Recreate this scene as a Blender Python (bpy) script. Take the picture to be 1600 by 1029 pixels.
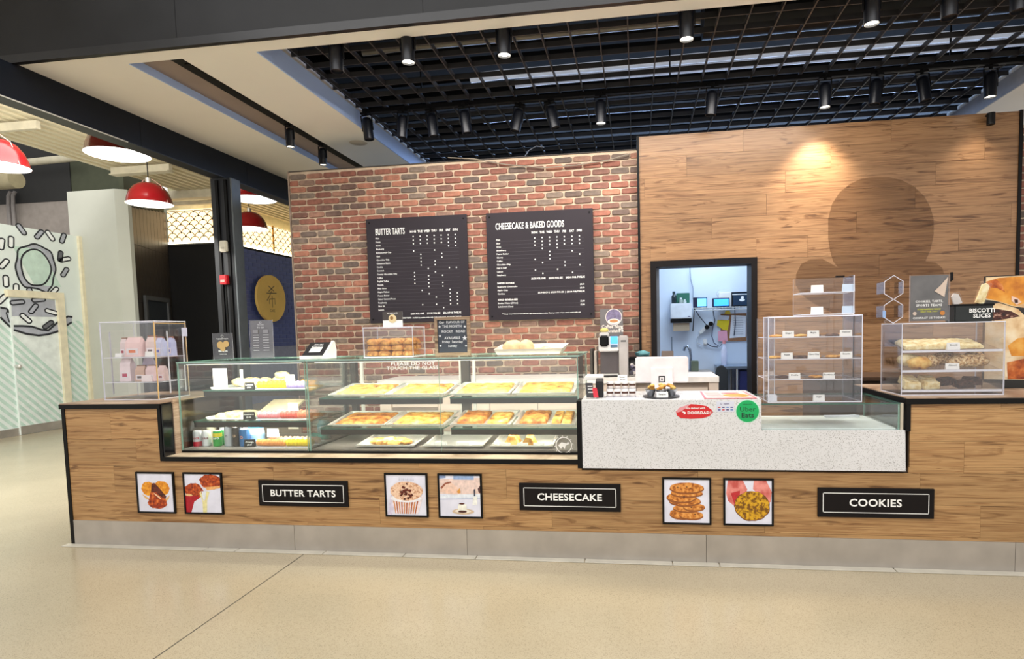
import bpy, bmesh, math, random
from mathutils import Vector, Matrix, Euler, noise as mnoise
random.seed(7)
for o in list(bpy.data.objects): bpy.data.objects.remove(o)
scene = bpy.context.scene
col = scene.collection

# ------------------------------------------------------------------ camera
CAM = Vector((.61788, -3.87728, 1.54664))
YAW, PIT, ROL, FPX, PCX, PCY = -.13765, -.0653, -.02341, 918.96, 68.74, 62.59
FW = Vector((math.sin(YAW)*math.cos(PIT), math.cos(YAW)*math.cos(PIT), math.sin(PIT)))
_r0 = Vector((math.cos(YAW), -math.sin(YAW), 0)); _u0 = _r0.cross(FW)
RT = _r0*math.cos(ROL) + _u0*math.sin(ROL)
UP = _u0*math.cos(ROL) - _r0*math.sin(ROL)
cd = bpy.data.cameras.new('camera'); cam = bpy.data.objects.new('camera', cd); col.objects.link(cam)
cd.sensor_fit = 'HORIZONTAL'; cd.sensor_width = 36; cd.lens = FPX/1600*36
cd.shift_x = -PCX/1600; cd.shift_y = PCY/1600; cd.clip_start = .05; cd.clip_end = 100
cam.matrix_world = Matrix(((RT.x, UP.x, -FW.x, CAM.x), (RT.y, UP.y, -FW.y, CAM.y), (RT.z, UP.z, -FW.z, CAM.z), (0, 0, 0, 1)))
scene.camera = cam

def at(px, py, X=None, Y=None, Z=None):
    """point of the place that a photo measurement falls on, on a known plane"""
    d = FW + RT*((px-800-PCX)/FPX) - UP*((py-514.5-PCY)/FPX)
    if X is not None: t = (X-CAM.x)/d.x
    elif Y is not None: t = (Y-CAM.y)/d.y
    else: t = (Z-CAM.z)/d.z
    return CAM + d*t

# ------------------------------------------------------------------ world, lights, exposure
scene.view_settings.view_transform = 'Standard'; scene.view_settings.look = 'None'
scene.view_settings.gamma = 1; scene.view_settings.exposure = 0.62
scene.view_settings.use_curve_mapping = False
w = bpy.data.worlds.new('world'); scene.world = w; w.use_nodes = True
wb = w.node_tree.nodes['Background']; wb.inputs[0].default_value = (1.0, .98, .95, 1); wb.inputs[1].default_value = .66

def area(name, loc, target, sx, sy, energy, color=(1, .95, .88), spread=None):
    l = bpy.data.lights.new(name, 'AREA'); l.shape = 'RECTANGLE'; l.size = sx; l.size_y = sy
    l.energy = energy; l.color = color
    if spread: l.spread = spread
    o = bpy.data.objects.new(name, l); col.objects.link(o); o.location = loc
    d = Vector(target)-Vector(loc); o.rotation_euler = d.to_track_quat('-Z', 'Y').to_euler()
    return o
def spot(name, loc, target, energy, angle=50, blend=.7, color=(1, .9, .76), size=.04):
    l = bpy.data.lights.new(name, 'SPOT'); l.energy = energy; l.spot_size = math.radians(angle); l.spot_blend = blend
    l.color = color; l.shadow_soft_size = size
    o = bpy.data.objects.new(name, l); col.objects.link(o); o.location = loc
    d = Vector(target)-Vector(loc); o.rotation_euler = d.to_track_quat('-Z', 'Y').to_euler()
    return o
# unseen fill lamps added above the customers' side, hall and shop; back room panel
area('concourse_fill', (0, -2.6, 4.7), (0, -1.9, 0), 7, 2.4, 120, (1, .98, .95))
area('hall_fill', (-6.4, 1.6, 4.5), (-9.6, 3.4, .9), 3, 6, 330, (1, .97, .9))
area('clerestory_daylight', (1.6, 6.9, 4.25), (.9, 2.0, 3.9), 9, .8, 280, (.42, .62, 1.0))
area('back_room_light', (1.45, 2.9, 2.75), (1.35, 2.95, 0), 1.2, .7, 19, (.66, .82, 1.0))
area('shop_fill', (.4, 1.0, 3.62), (.4, 1.25, 0), 4.2, .5, 70, (1, .95, .88))

# ------------------------------------------------------------------ materials
def lin(c):
    out = []
    for v in c[:3]:
        v = v/255.0
        out.append(v/12.92 if v <= .04045 else ((v+.055)/1.055)**2.4)
    return (out[0], out[1], out[2], 1)
MATS = {}
def base(name):
    m = bpy.data.materials.new(name); m.use_nodes = True
    nt = m.node_tree; return m, nt, nt.nodes['Principled BSDF']
def nd(nt, t, **kw):
    n = nt.nodes.new(t)
    for k, v in kw.items(): setattr(n, k, v)
    return n
def ramp(nt, stops):
    r = nd(nt, 'ShaderNodeValToRGB'); e = r.color_ramp.elements
    while len(e) > 1: e.remove(e[-1])
    e[0].position = stops[0][0]; e[0].color = stops[0][1]
    for p, c in stops[1:]:
        x = e.new(p); x.color = c
    return r
def mat(c, rough=.5, metal=0, var=.1, scale=8, bump=0, emit=0, spec=.5, name=None):
    """painted / plastic / metal: one colour with a fine procedural unevenness"""
    key = (tuple(c), rough, metal, var, scale, bump, emit, spec)
    if key in MATS: return MATS[key]
    m, nt, b = base(name or 'finish_%d_%d_%d' % tuple(c[:3]))
    tc = nd(nt, 'ShaderNodeTexCoord'); n = nd(nt, 'ShaderNodeTexNoise'); n.inputs['Scale'].default_value = scale; n.inputs['Detail'].default_value = 3
    nt.links.new(tc.outputs['Object'], n.inputs['Vector'])
    l = lin(c); lo = tuple(x*(1-var) for x in l[:3])+(1,); hi = tuple(min(1, x*(1+var)) for x in l[:3])+(1,)
    r = ramp(nt, [(.3, lo), (.7, hi)]); nt.links.new(n.outputs['Fac'], r.inputs[0]); nt.links.new(r.outputs[0], b.inputs['Base Color'])
    b.inputs['Roughness'].default_value = rough; b.inputs['Metallic'].default_value = metal; b.inputs['Specular IOR Level'].default_value = spec
    if bump:
        bp = nd(nt, 'ShaderNodeBump'); bp.inputs['Strength'].default_value = bump; bp.inputs['Distance'].default_value = .01
        nt.links.new(n.outputs['Fac'], bp.inputs['Height']); nt.links.new(bp.outputs[0], b.inputs['Normal'])
    if emit:
        nt.links.new(r.outputs[0], b.inputs['Emission Color']); b.inputs['Emission Strength'].default_value = emit
    MATS[key] = m; return m
def glass(name, tint=(.95, .985, .97), refl=.06, rough=0.0):
    m = bpy.data.materials.new(name); m.use_nodes = True; nt = m.node_tree
    for n in list(nt.nodes):
        if n.type == 'BSDF_PRINCIPLED': nt.nodes.remove(n)
    out = [n for n in nt.nodes if n.type == 'OUTPUT_MATERIAL'][0]
    tr = nd(nt, 'ShaderNodeBsdfTransparent'); tr.inputs[0].default_value = tint+(1,)
    gl = nd(nt, 'ShaderNodeBsdfGlossy'); gl.inputs['Roughness'].default_value = rough
    lw = nd(nt, 'ShaderNodeLayerWeight'); lw.inputs[0].default_value = .18
    ma = nd(nt, 'ShaderNodeMath', operation='MULTIPLY_ADD'); ma.inputs[1].default_value = .35; ma.inputs[2].default_value = refl
    mx = nd(nt, 'ShaderNodeMixShader')
    nt.links.new(lw.outputs['Fresnel'], ma.inputs[0]); nt.links.new(ma.outputs[0], mx.inputs[0])
    nt.links.new(tr.outputs[0], mx.inputs[1]); nt.links.new(gl.outputs[0], mx.inputs[2]); nt.links.new(mx.outputs[0], out.inputs[0])
    return m
GLASS = glass('clear_glass', (.965, .99, .98)); GLASS2 = glass('shelf_glass', (.86, .95, .91), .05)
ACRYL = glass('clear_acrylic', (.985, .985, .99), .05)
FILM = glass('tinted_film', (.915, .90, .885), .0, .4)
EDGE_GREEN = mat((150, 182, 170), .15, 0, .15, 20, name='glass_edge_green')
EDGE_DARK = mat((70, 100, 88), .15, 0, .15, 20, name='glass_edge_dark')
EDGE_CLEAR = mat((226, 226, 236), .12, 0, .06, 30, name='acrylic_edge')
def wood(name, stops, gx=.8, gz=20.0, rough=.42, axis='X'):
    m, nt, b = base(name)
    tc = nd(nt, 'ShaderNodeTexCoord'); oi = nd(nt, 'ShaderNodeObjectInfo')
    mu = nd(nt, 'ShaderNodeMath', operation='MULTIPLY'); mu.inputs[1].default_value = 37
    nt.links.new(oi.outputs['Random'], mu.inputs[0])
    ad = nd(nt, 'ShaderNodeVectorMath', operation='ADD'); nt.links.new(tc.outputs['Object'], ad.inputs[0]); nt.links.new(mu.outputs[0], ad.inputs[1])
    def noi(sc, scale, det, dist):
        mp = nd(nt, 'ShaderNodeMapping'); mp.inputs['Scale'].default_value = sc; nt.links.new(ad.outputs[0], mp.inputs['Vector'])
        n = nd(nt, 'ShaderNodeTexNoise'); n.inputs['Scale'].default_value = scale; n.inputs['Detail'].default_value = det; n.inputs['Distortion'].default_value = dist
        nt.links.new(mp.outputs[0], n.inputs['Vector']); return n
    a = noi((gx, gx, gz), 2.0, 8, 1.6); f = noi((gx*2.2, 2, gz*6), 2.0, 3, .2); k = noi((gx*2.0, 1, gz*.6), 1.5, 5, 1.4)
    r = ramp(nt, stops); nt.links.new(a.outputs['Fac'], r.inputs[0])
    rf = ramp(nt, [(.34, (.6, .56, .52, 1)), (.46, (.95, .95, .95, 1)), (.66, (1.07, 1.07, 1.07, 1))]); nt.links.new(f.outputs['Fac'], rf.inputs[0])
    rk = ramp(nt, [(.575, (1, 1, 1, 1)), (.63, (.62, .54, .47, 1)), (.71, (.24, .17, .12, 1))]); nt.links.new(k.outputs['Fac'], rk.inputs[0])
    m1 = nd(nt, 'ShaderNodeMixRGB', blend_type='MULTIPLY'); m1.inputs[0].default_value = .8
    nt.links.new(r.outputs[0], m1.inputs[1]); nt.links.new(rf.outputs[0], m1.inputs[2])
    m2 = nd(nt, 'ShaderNodeMixRGB', blend_type='MULTIPLY'); m2.inputs[0].default_value = .8
    nt.links.new(m1.outputs[0], m2.inputs[1]); nt.links.new(rk.outputs[0], m2.inputs[2])
    hv = nd(nt, 'ShaderNodeHueSaturation')
    mr = nd(nt, 'ShaderNodeMapRange'); mr.inputs[3].default_value = .87; mr.inputs[4].default_value = 1.1
    nt.links.new(oi.outputs['Random'], mr.inputs[0]); nt.links.new(mr.outputs[0], hv.inputs['Value']); nt.links.new(m2.outputs[0], hv.inputs['Color'])
    nt.links.new(hv.outputs[0], b.inputs['Base Color']); b.inputs['Roughness'].default_value = rough
    bp = nd(nt, 'ShaderNodeBump'); bp.inputs['Strength'].default_value = .12; bp.inputs['Distance'].default_value = .004
    nt.links.new(f.outputs['Fac'], bp.inputs['Height']); nt.links.new(bp.outputs[0], b.inputs['Normal'])
    return m
WOOD_F = wood('counter_oak', [(.2, lin((110, 78, 46))), (.38, lin((162, 120, 76))), (.56, lin((186, 146, 98))), (.7, lin((170, 128, 82))), (.86, lin((118, 84, 52)))])
WOOD_W = wood('wall_oak', [(.2, lin((94, 66, 44))), (.4, lin((142, 104, 71))), (.6, lin((164, 125, 88))), (.82, lin((112, 80, 54)))], rough=.36)
WOOD_T = wood('worktop_laminate', [(.3, lin((150, 120, 98))), (.6, lin((190, 165, 142)))], gx=.8)
def brickmat():
    m, nt, b = base('aged_brick')
    oi = nd(nt, 'ShaderNodeObjectInfo'); ge = nd(nt, 'ShaderNodeNewGeometry'); tc = nd(nt, 'ShaderNodeTexCoord')
    a = nd(nt, 'ShaderNodeMath', operation='ADD'); nt.links.new(oi.outputs['Random'], a.inputs[0]); nt.links.new(ge.outputs['Random Per Island'], a.inputs[1])
    fr = nd(nt, 'ShaderNodeMath', operation='FRACT'); nt.links.new(a.outputs[0], fr.inputs[0])
    r = ramp(nt, [(0, lin((138, 90, 78))), (.2, lin((158, 104, 88))), (.4, lin((128, 86, 76))), (.56, lin((124, 94, 84))), (.68, lin((104, 92, 86))), (.8, lin((138, 122, 110))), (.92, lin((172, 118, 98)))])
    nt.links.new(fr.outputs[0], r.inputs[0])
    n = nd(nt, 'ShaderNodeTexNoise'); n.inputs['Scale'].default_value = 22; n.inputs['Detail'].default_value = 5; nt.links.new(tc.outputs['Object'], n.inputs['Vector'])
    rn = ramp(nt, [(.3, (.62, .6, .6, 1)), (.65, (1.12, 1.08, 1.05, 1))]); nt.links.new(n.outputs['Fac'], rn.inputs[0])
    mx = nd(nt, 'ShaderNodeMixRGB', blend_type='MULTIPLY'); mx.inputs[0].default_value = .9
    nt.links.new(r.outputs[0], mx.inputs[1]); nt.links.new(rn.outputs[0], mx.inputs[2]); nt.links.new(mx.outputs[0], b.inputs['Base Color'])
    b.inputs['Roughness'].default_value = .85
    bp = nd(nt, 'ShaderNodeBump'); bp.inputs['Strength'].default_value = .5; bp.inputs['Distance'].default_value = .006
    nt.links.new(n.outputs['Fac'], bp.inputs['Height']); nt.links.new(bp.outputs[0], b.inputs['Normal'])
    return m
BRICK = brickmat()
def speckle(name, c0, spots, rough=.3, scale=180):
    m, nt, b = base(name); tc = nd(nt, 'ShaderNodeTexCoord')
    v = nd(nt, 'ShaderNodeTexVoronoi'); v.inputs['Scale'].default_value = scale; nt.links.new(tc.outputs['Object'], v.inputs['Vector'])
    n = nd(nt, 'ShaderNodeTexNoise'); n.inputs['Scale'].default_value = 1.1; n.inputs['Detail'].default_value = 6; nt.links.new(tc.outputs['Object'], n.inputs['Vector'])
    sp = nd(nt, 'ShaderNodeSeparateColor'); nt.links.new(v.outputs['Color'], sp.inputs[0])
    r = ramp(nt, [(0, lin(spots[0])), (spots[2], lin(spots[1])), (spots[2]+.04, lin(c0)), (.95, lin(c0))]); nt.links.new(sp.outputs[0], r.inputs[0])
    rn = ramp(nt, [(.3, (.90, .89, .87, 1)), (.7, (1.06, 1.05, 1.05, 1))]); nt.links.new(n.outputs['Fac'], rn.inputs[0])
    mx = nd(nt, 'ShaderNodeMixRGB', blend_type='MULTIPLY'); mx.inputs[0].default_value = 1
    nt.links.new(r.outputs[0], mx.inputs[1]); nt.links.new(rn.outputs[0], mx.inputs[2]); nt.links.new(mx.outputs[0], b.inputs['Base Color'])
    b.inputs['Roughness'].default_value = rough
    return m
CONCRETE = speckle('polished_concrete', (180, 168, 142), ((142, 131, 108), (168, 156, 130), .16), .22, 330)
QUARTZ = speckle('white_quartz', (222, 222, 224), ((134, 130, 130), (186, 184, 183), .10), .3, 310)
def baked(name, stops, rough=.6, scale=30, bump=.6):
    m, nt, b = base(name); tc = nd(nt, 'ShaderNodeTexCoord'); oi = nd(nt, 'ShaderNodeObjectInfo')
    ad = nd(nt, 'ShaderNodeVectorMath', operation='ADD'); nt.links.new(tc.outputs['Object'], ad.inputs[0]); nt.links.new(oi.outputs['Random'], ad.inputs[1])
    n = nd(nt, 'ShaderNodeTexNoise'); n.inputs['Scale'].default_value = scale; n.inputs['Detail'].default_value = 5; nt.links.new(ad.outputs[0], n.inputs['Vector'])
    r = ramp(nt, [(p, lin(c)) for p, c in stops]); nt.links.new(n.outputs['Fac'], r.inputs[0]); nt.links.new(r.outputs[0], b.inputs['Base Color'])
    b.inputs['Roughness'].default_value = rough
    bp = nd(nt, 'ShaderNodeBump'); bp.inputs['Strength'].default_value = bump; bp.inputs['Distance'].default_value = .006
    nt.links.new(n.outputs['Fac'], bp.inputs['Height']); nt.links.new(bp.outputs[0], b.inputs['Normal'])
    return m
BAKE_Y = baked('golden_bake', [(.3, (112, 58, 18)), (.40, (190, 128, 50)), (.52, (218, 168, 80)), (.62, (230, 194, 112)), (.8, (242, 222, 166))], scale=17)
BAKE_O = baked('browned_bake', [(.3, (96, 42, 14)), (.45, (172, 100, 38)), (.62, (212, 152, 78)), (.8, (232, 196, 122))], scale=18)
BAKE_P = baked('pale_bake', [(.3, (206, 170, 110)), (.5, (238, 218, 160)), (.7, (248, 238, 206))])
BAKE_N = baked('nutty_bake', [(.34, (96, 62, 34)), (.48, (196, 150, 92)), (.6, (236, 214, 170)), (.7, (150, 108, 62))], scale=70, bump=1)
BAKE_C = baked('cookie_bake', [(.3, (150, 90, 34)), (.5, (214, 150, 66)), (.7, (236, 182, 100))], scale=40)
CHOC = baked('chocolate_bake', [(.3, (40, 22, 16)), (.55, (82, 50, 38)), (.75, (130, 92, 70))], scale=50)
STEEL = mat((190, 184, 178), .36, .75, .1, 5, name='brushed_steel')
ALU = mat((214, 211, 207), .34, .5, .06, 12, name='aluminium')
BLACK = mat((12, 11, 12), .5, 0, .15, 10, spec=.2, name='black_paint')
BLACKM = mat((22, 22, 24), .55, 0, .2, 10, name='matte_black')
WHITE = mat((236, 234, 230), .5, 0, .03, 10, name='white_paint')
PAPER = mat((244, 243, 240), .7, 0, .02, 20, name='white_paper')
INK = mat((38, 36, 38), .7, 0, .1, 20, name='dark_ink')

# ------------------------------------------------------------------ mesh builder
WL = {}
class MB:
    def __init__(s): s.v = []; s.f = []; s.m = []
    def add(s, vs, fs, mi=0):
        o = len(s.v); s.v += [tuple(v) for v in vs]; s.f += [tuple(i+o for i in f) for f in fs]; s.m += [mi]*len(fs); return s
    def box(s, x0, y0, z0, x1, y1, z1, mi=0):
        x0, x1 = min(x0, x1), max(x0, x1); y0, y1 = min(y0, y1), max(y0, y1); z0, z1 = min(z0, z1), max(z0, z1)
        v = [(x0,y0,z0),(x1,y0,z0),(x1,y1,z0),(x0,y1,z0),(x0,y0,z1),(x1,y0,z1),(x1,y1,z1),(x0,y1,z1)]
        return s.add(v, [(0,3,2,1),(4,5,6,7),(0,1,5,4),(1,2,6,5),(2,3,7,6),(3,0,4,7)], mi)
    def pane(s, x0, y0, z0, x1, y1, z1, mi=0, me=1):
        """glass slab: the four narrow faces get the edge material"""
        s.box(x0, y0, z0, x1, y1, z1, mi)
        d = [abs(x1-x0), abs(y1-y0), abs(z1-z0)]; ax = d.index(min(d))
        big = {2: (0, 1), 1: (2, 4), 0: (3, 5)}[ax]
        for k in range(6):
            if k not in big: s.m[-6+k] = me
        return s
    def prism(s, pts, axis, d0, d1, mi=0, cap=True):
        n = len(pts)
        def P(a, b, d): return {'y': (a, d, b), 'z': (a, b, d), 'x': (d, a, b)}[axis]
        v = [P(a, b, d0) for a, b in pts]+[P(a, b, d1) for a, b in pts]
        f = [(i, (i+1) % n, (i+1) % n+n, i+n) for i in range(n)]
        if cap: f += [tuple(range(n-1, -1, -1)), tuple(range(n, 2*n))]
        return s.add(v, f, mi)
    def cyl(s, c, r, h, seg=20, axis='z', r2=None, mi=0):
        r2 = r if r2 is None else r2; c = Vector(c)
        ax = {'x': Vector((1,0,0)), 'y': Vector((0,1,0)), 'z': Vector((0,0,1))}[axis] if isinstance(axis, str) else Vector(axis).normalized()
        a = ax.orthogonal().normalized(); b = ax.cross(a)
        ring = lambda R, k: [c+ax*k+(a*math.cos(2*math.pi*i/seg)+b*math.sin(2*math.pi*i/seg))*R for i in range(seg)]
        v = ring(r, 0)+ring(r2, h)
        f = [(i, (i+1) % seg, (i+1) % seg+seg, i+seg) for i in range(seg)]+[tuple(range(seg-1, -1, -1)), tuple(range(seg, 2*seg))]
        return s.add(v, f, mi)
    def lathe(s, prof, c=(0,0,0), seg=24, mi=0, mis=None):
        v = []; n = len(prof)
        for r, z in prof:
            for i in range(seg):
                t = 2*math.pi*i/seg; v.append((c[0]+r*math.cos(t), c[1]+r*math.sin(t), c[2]+z))
        for j in range(n-1):
            fs = [(j*seg+i, j*seg+(i+1) % seg, (j+1)*seg+(i+1) % seg, (j+1)*seg+i) for i in range(seg)]
            if j == 0: o = len(s.v); s.v += v; 
            s.f += [tuple(k+o for k in q) for q in fs]; s.m += [mis[j] if mis else mi]*seg
        return s
    def tube(s, path, r, seg=8, mi=0):
        pts = [Vector(p) for p in path]; n = len(pts); v = []
        prev = None
        for i, p in enumerate(pts):
            t = (pts[min(i+1, n-1)]-pts[max(i-1, 0)]).normalized()
            a = t.orthogonal().normalized() if prev is None else (prev-t*prev.dot(t)).normalized()
            prev = a; b = t.cross(a)
            v += [p+(a*math.cos(2*math.pi*k/seg)+b*math.sin(2*math.pi*k/seg))*r for k in range(seg)]
        f = [(j*seg+k, j*seg+(k+1) % seg, (j+1)*seg+(k+1) % seg, (j+1)*seg+k) for j in range(n-1) for k in range(seg)]
        f += [tuple(range(seg-1, -1, -1)), tuple(range((n-1)*seg, n*seg))]
        return s.add(v, f, mi)
    def ell(s, c, rx, ry, rz, seg=14, rings=8, mi=0, jit=0, seed=0, zmin=None):
        v = []
        for j in range(rings+1):
            ph = math.pi*j/rings-math.pi/2
            for i in range(seg):
                t = 2*math.pi*i/seg
                d = Vector((math.cos(ph)*math.cos(t), math.cos(ph)*math.sin(t), math.sin(ph)))
                k = 1+jit*mnoise.noise(d*2.2+Vector((seed, seed*.7, 0))) if jit else 1
                z = c[2]+rz*d.z*k
                if zmin is not None: z = max(z, zmin)
                v.append((c[0]+rx*d.x*k, c[1]+ry*d.y*k, z))
        f = [(j*seg+i, j*seg+(i+1) % seg, (j+1)*seg+(i+1) % seg, (j+1)*seg+i) for j in range(rings) for i in range(seg)]
        return s.add(v, f, mi)
    def poly(s, pts, mi=0): return s.add(pts, [tuple(range(len(pts)))], mi)
    def flat(s, pts2, o, xd=(1,0,0), yd=(0,0,1), lift=0, mi=0):
        """flat printed shape on a surface: 2D outline placed at o"""
        o = Vector(o); xd = Vector(xd); yd = Vector(yd); n = xd.cross(yd)
        return s.poly([o+xd*a+yd*b+n*lift for a, b in pts2], mi)
    def text(s, body, o, size, xd=(1,0,0), yd=(0,0,1), lift=.0006, mi=0, align='CENTER', bold=0, sx=1, res=2, wrap=None):
        vs, fs = textdata(body, align, bold, res)
        o = Vector(o); xd = Vector(xd); yd = Vector(yd); n = xd.cross(yd)
        if wrap:
            R = wrap+lift; out = []
            for a, b in vs:
                t = a*size*sx/R; out.append(o+xd*(R*math.sin(t))+n*(R*math.cos(t))+yd*(b*size))
            return s.add(out, fs, mi)
        return s.add([o+xd*(a*size*sx)+yd*(b*size)+n*lift for a, b in vs], fs, mi)
    def xf(s, M): s.v = [tuple(M @ Vector(v)) for v in s.v]; return s
    def mesh(s, name, mats, origin, smooth=None, bevel=0, seg=2):
        me = bpy.data.meshes.new(name)
        me.from_pydata([(v[0]-origin[0], v[1]-origin[1], v[2]-origin[2]) for v in s.v], [], s.f)
        for m in (mats if isinstance(mats, (list, tuple)) else [mats]): me.materials.append(m)
        me.polygons.foreach_set('material_index', s.m)
        if bevel:
            bm = bmesh.new(); bm.from_mesh(me)
            bmesh.ops.bevel(bm, geom=list(bm.edges), offset=bevel, segments=seg, affect='EDGES', clamp_overlap=True)
            bm.to_mesh(me); bm.free()
        if smooth is not None:
            me.polygons.foreach_set('use_smooth', [True]*len(me.polygons)); me.set_sharp_from_angle(angle=math.radians(smooth))
        me.update(); return me
    def build(s, name, mats, parent=None, smooth=None, bevel=0, seg=2):
        xs = [v[0] for v in s.v]; ys = [v[1] for v in s.v]; zs = [v[2] for v in s.v]
        c = Vector(((min(xs)+max(xs))/2, (min(ys)+max(ys))/2, min(zs)))
        o = bpy.data.objects.new(name, s.mesh(name, mats, c, smooth, bevel, seg)); col.objects.link(o)
        if parent is not None:
            o.parent = parent; o.location = c-WL[parent]
        else: o.location = c
        WL[o] = c
        return o
_TX = {}
def textdata(body, align, bold, res):
    k = (body, align, bold, res)
    if k in _TX: return _TX[k]
    cu = bpy.data.curves.new('t', 'FONT'); cu.body = body; cu.size = 1; cu.align_x = align; cu.align_y = 'CENTER'
    cu.offset = bold; cu.resolution_u = res; cu.space_character = 1.05
    ob = bpy.data.objects.new('t', cu)
    me = ob.to_mesh()
    d = ([(v.co.x, v.co.y) for v in me.vertices], [tuple(p.vertices) for p in me.polygons])
    ob.to_mesh_clear(); bpy.data.objects.remove(ob); bpy.data.curves.remove(cu)
    _TX[k] = d; return d
def tag(o, label, cat, group=None):
    o['label'] = label; o['category'] = cat
    if group: o['group'] = group
    return o
def thing(name, label, cat, loc=(0,0,0), rot=0, group=None, local=False):
    o = bpy.data.objects.new(name, None); col.objects.link(o); o.empty_display_size = .1
    o.location = loc; o.rotation_euler = rot if isinstance(rot, (tuple, list)) else (0, 0, rot)
    WL[o] = Vector((0,0,0)) if local else Vector(loc)
    return tag(o, label, cat, group)
def one(name, mb, mats, label, cat, group=None, **kw): return tag(mb.build(name, mats, None, **kw), label, cat, group)
def struct(name, mb, mats, label=None, **kw):
    o = mb.build(name, mats, None, **kw); o['kind'] = 'structure'
    if label: o['label'] = label
    return o
def copy_tree(o, parent=None):
    c = o.copy(); col.objects.link(c); c.parent = parent
    if parent is None: pass
    for ch in list(o.children): copy_tree(ch, c)
    return c
def box(x0, y0, z0, x1, y1, z1): return MB().box(x0, y0, z0, x1, y1, z1)
def circ(cx, cy, rx, ry=None, n=24, a0=0, a1=2*math.pi):
    ry = rx if ry is None else ry
    return [(cx+rx*math.cos(a0+(a1-a0)*i/n), cy+ry*math.sin(a0+(a1-a0)*i/n)) for i in range(n)]
def ringf(mb, cx, cy, r0, r1, o, xd=(1,0,0), yd=(0,0,1), lift=0, mi=0, n=28, e=1):
    o = Vector(o); xd = Vector(xd); yd = Vector(yd); nn = xd.cross(yd)
    v = []
    for R in (r0, r1):
        for i in range(n):
            t = 2*math.pi*i/n; v.append(o+xd*(cx+R*math.cos(t))+yd*(cy+R*e*math.sin(t))+nn*lift)
    mb.add(v, [(i, (i+1) % n, n+(i+1) % n, n+i)[::-1] for i in range(n)], mi)
def ribbon(mb, pts, wd, o, xd=(1,0,0), yd=(0,0,1), lift=0, mi=0, close=False):
    """a painted line of even width along a 2D path"""
    o = Vector(o); xd = Vector(xd); yd = Vector(yd); nn = xd.cross(yd); n = len(pts); v = []
    for i, p in enumerate(pts):
        a = pts[(i-1) % n] if close or i > 0 else p; b = pts[(i+1) % n] if close or i < n-1 else p
        dx, dy = b[0]-a[0], b[1]-a[1]; L = math.hypot(dx, dy) or 1; nx, ny = -dy/L*wd/2, dx/L*wd/2
        for sgn in (1, -1): v.append(o+xd*(p[0]+nx*sgn)+yd*(p[1]+ny*sgn)+nn*lift)
    f = [(2*i, 2*i+1, 2*((i+1) % n)+1, 2*((i+1) % n)) for i in range(n if close else n-1)]
    mb.add(v, f, mi)
# ================================================================== SETTING
fl = struct('floor', box(-15, -7, -.1, 8, 14, 0), CONCRETE, 'polished speckled beige concrete floor')
a = at(485.5, 858, Z=0); b_ = at(240, 1029, Z=0); d = (b_-a).normalized(); e = Vector((-d.y, d.x, 0))*.004; b2 = a+d*4
MB().poly([a-e, b2-e, b2+e, a+e][::-1] if (d.cross(e)).z < 0 else [a-e, b2-e, b2+e, a+e]).xf(Matrix.Translation((0, 0, .0008))).build('saw_cut_joint', mat((92, 84, 72), .8), fl)
kx = [-3.74, -2.55, -2.3, -1.62, -1.02, -.5, .25, .83, 1.13, 2.2, 3.3, 4.4]
for i in range(len(kx)-1):
    box(kx[i]+.003, -.062, 0, kx[i+1]-.003, -.004, .007).build('kerb_tile', mat((188, 182, 168), .5), fl, bevel=.002, seg=1)

# ---- brick back wall: mortar slab with every brick proud of it
WY = 2.0
wall = struct('wall_back', MB().box(-2.99, WY+.012, 0, .66, WY+.22, 3.28).box(4.0, WY+.012, 0, 5.4, WY+.22, 3.28),
              mat((206, 184, 160), .9, 0, .14, 14, .5, name='mortar'), 'aged red brick wall behind the counter')
PH, PW = .0665, .1875
def brick_mesh(wd, hh, seed):
    rnd = random.Random(seed); b = MB(); k = .009
    out = []
    for (cx, cy, pts) in ((wd/2, -hh/2, [(-k*1.6, 0), (0, k)]), (wd/2, hh/2, [(0, -k), (-k*1.6, 0)]), (-wd/2, hh/2, [(k*1.6, 0), (0, -k)]), (-wd/2, -hh/2, [(0, k), (k*1.6, 0)])):
        for dx, dy in pts: out.append((cx+dx+rnd.uniform(-.003, .003), cy+dy+rnd.uniform(-.0025, .0025)))
    n = len(out); f1 = rnd.uniform(-.003, .001)
    v = [(x, .013, z) for x, z in out]+[(x, .003, z) for x, z in out]+[(x*.965, f1+rnd.uniform(-.001, .001), z*.9) for x, z in out]
    fs = [(i, (i+1) % n, (i+1) % n+n, i+n) for i in range(n)]+[(i+n, (i+1) % n+n, (i+1) % n+2*n, i+2*n) for i in range(n)]+[tuple(range(2*n, 3*n))]
    return v, fs
BV = [brick_mesh(PW-.0145, PH-.015, s) for s in range(8)]
BM = []
for v, fs in BV:
    me = MB().add(v, fs).mesh('brick', BRICK, (0, 0, 0)); BM.append(me)
spots_b = []
for row in range(int(3.28/PH)):
    z = (row+.5)*PH; off = (row % 2)*PW/2+random.uniform(-.012, .012)
    for x0, x1 in ((-2.99, .655), (4.0, 5.4)):
        x = x0-PW+off
        while x < x1:
            a0, a1 = max(x, x0+.004), min(x+PW, x1-.004)
            if a1-a0 > .04:
                cx, wd = (a0+a1)/2, (a1-a0)
                hid = (-2.10 < cx < -1.10 and 1.70 < z < 2.70) or (-.83 < cx < .17 and 1.70 < z < 2.70) or z < 1.2 or cx > 1
                spots_b.append((hid, (Vector((cx, WY, z))-CAM).length, cx, z, wd))
            x += PW
spots_b.sort()
for hid, dd, cx, z, wd in spots_b[:298]:
    o = bpy.data.objects.new('brick', random.choice(BM)); col.objects.link(o); o.parent = wall
    o.location = Vector((cx, WY, z))-WL[wall]; o.scale = (wd/PW, 1, 1)
rest = MB()
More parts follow.
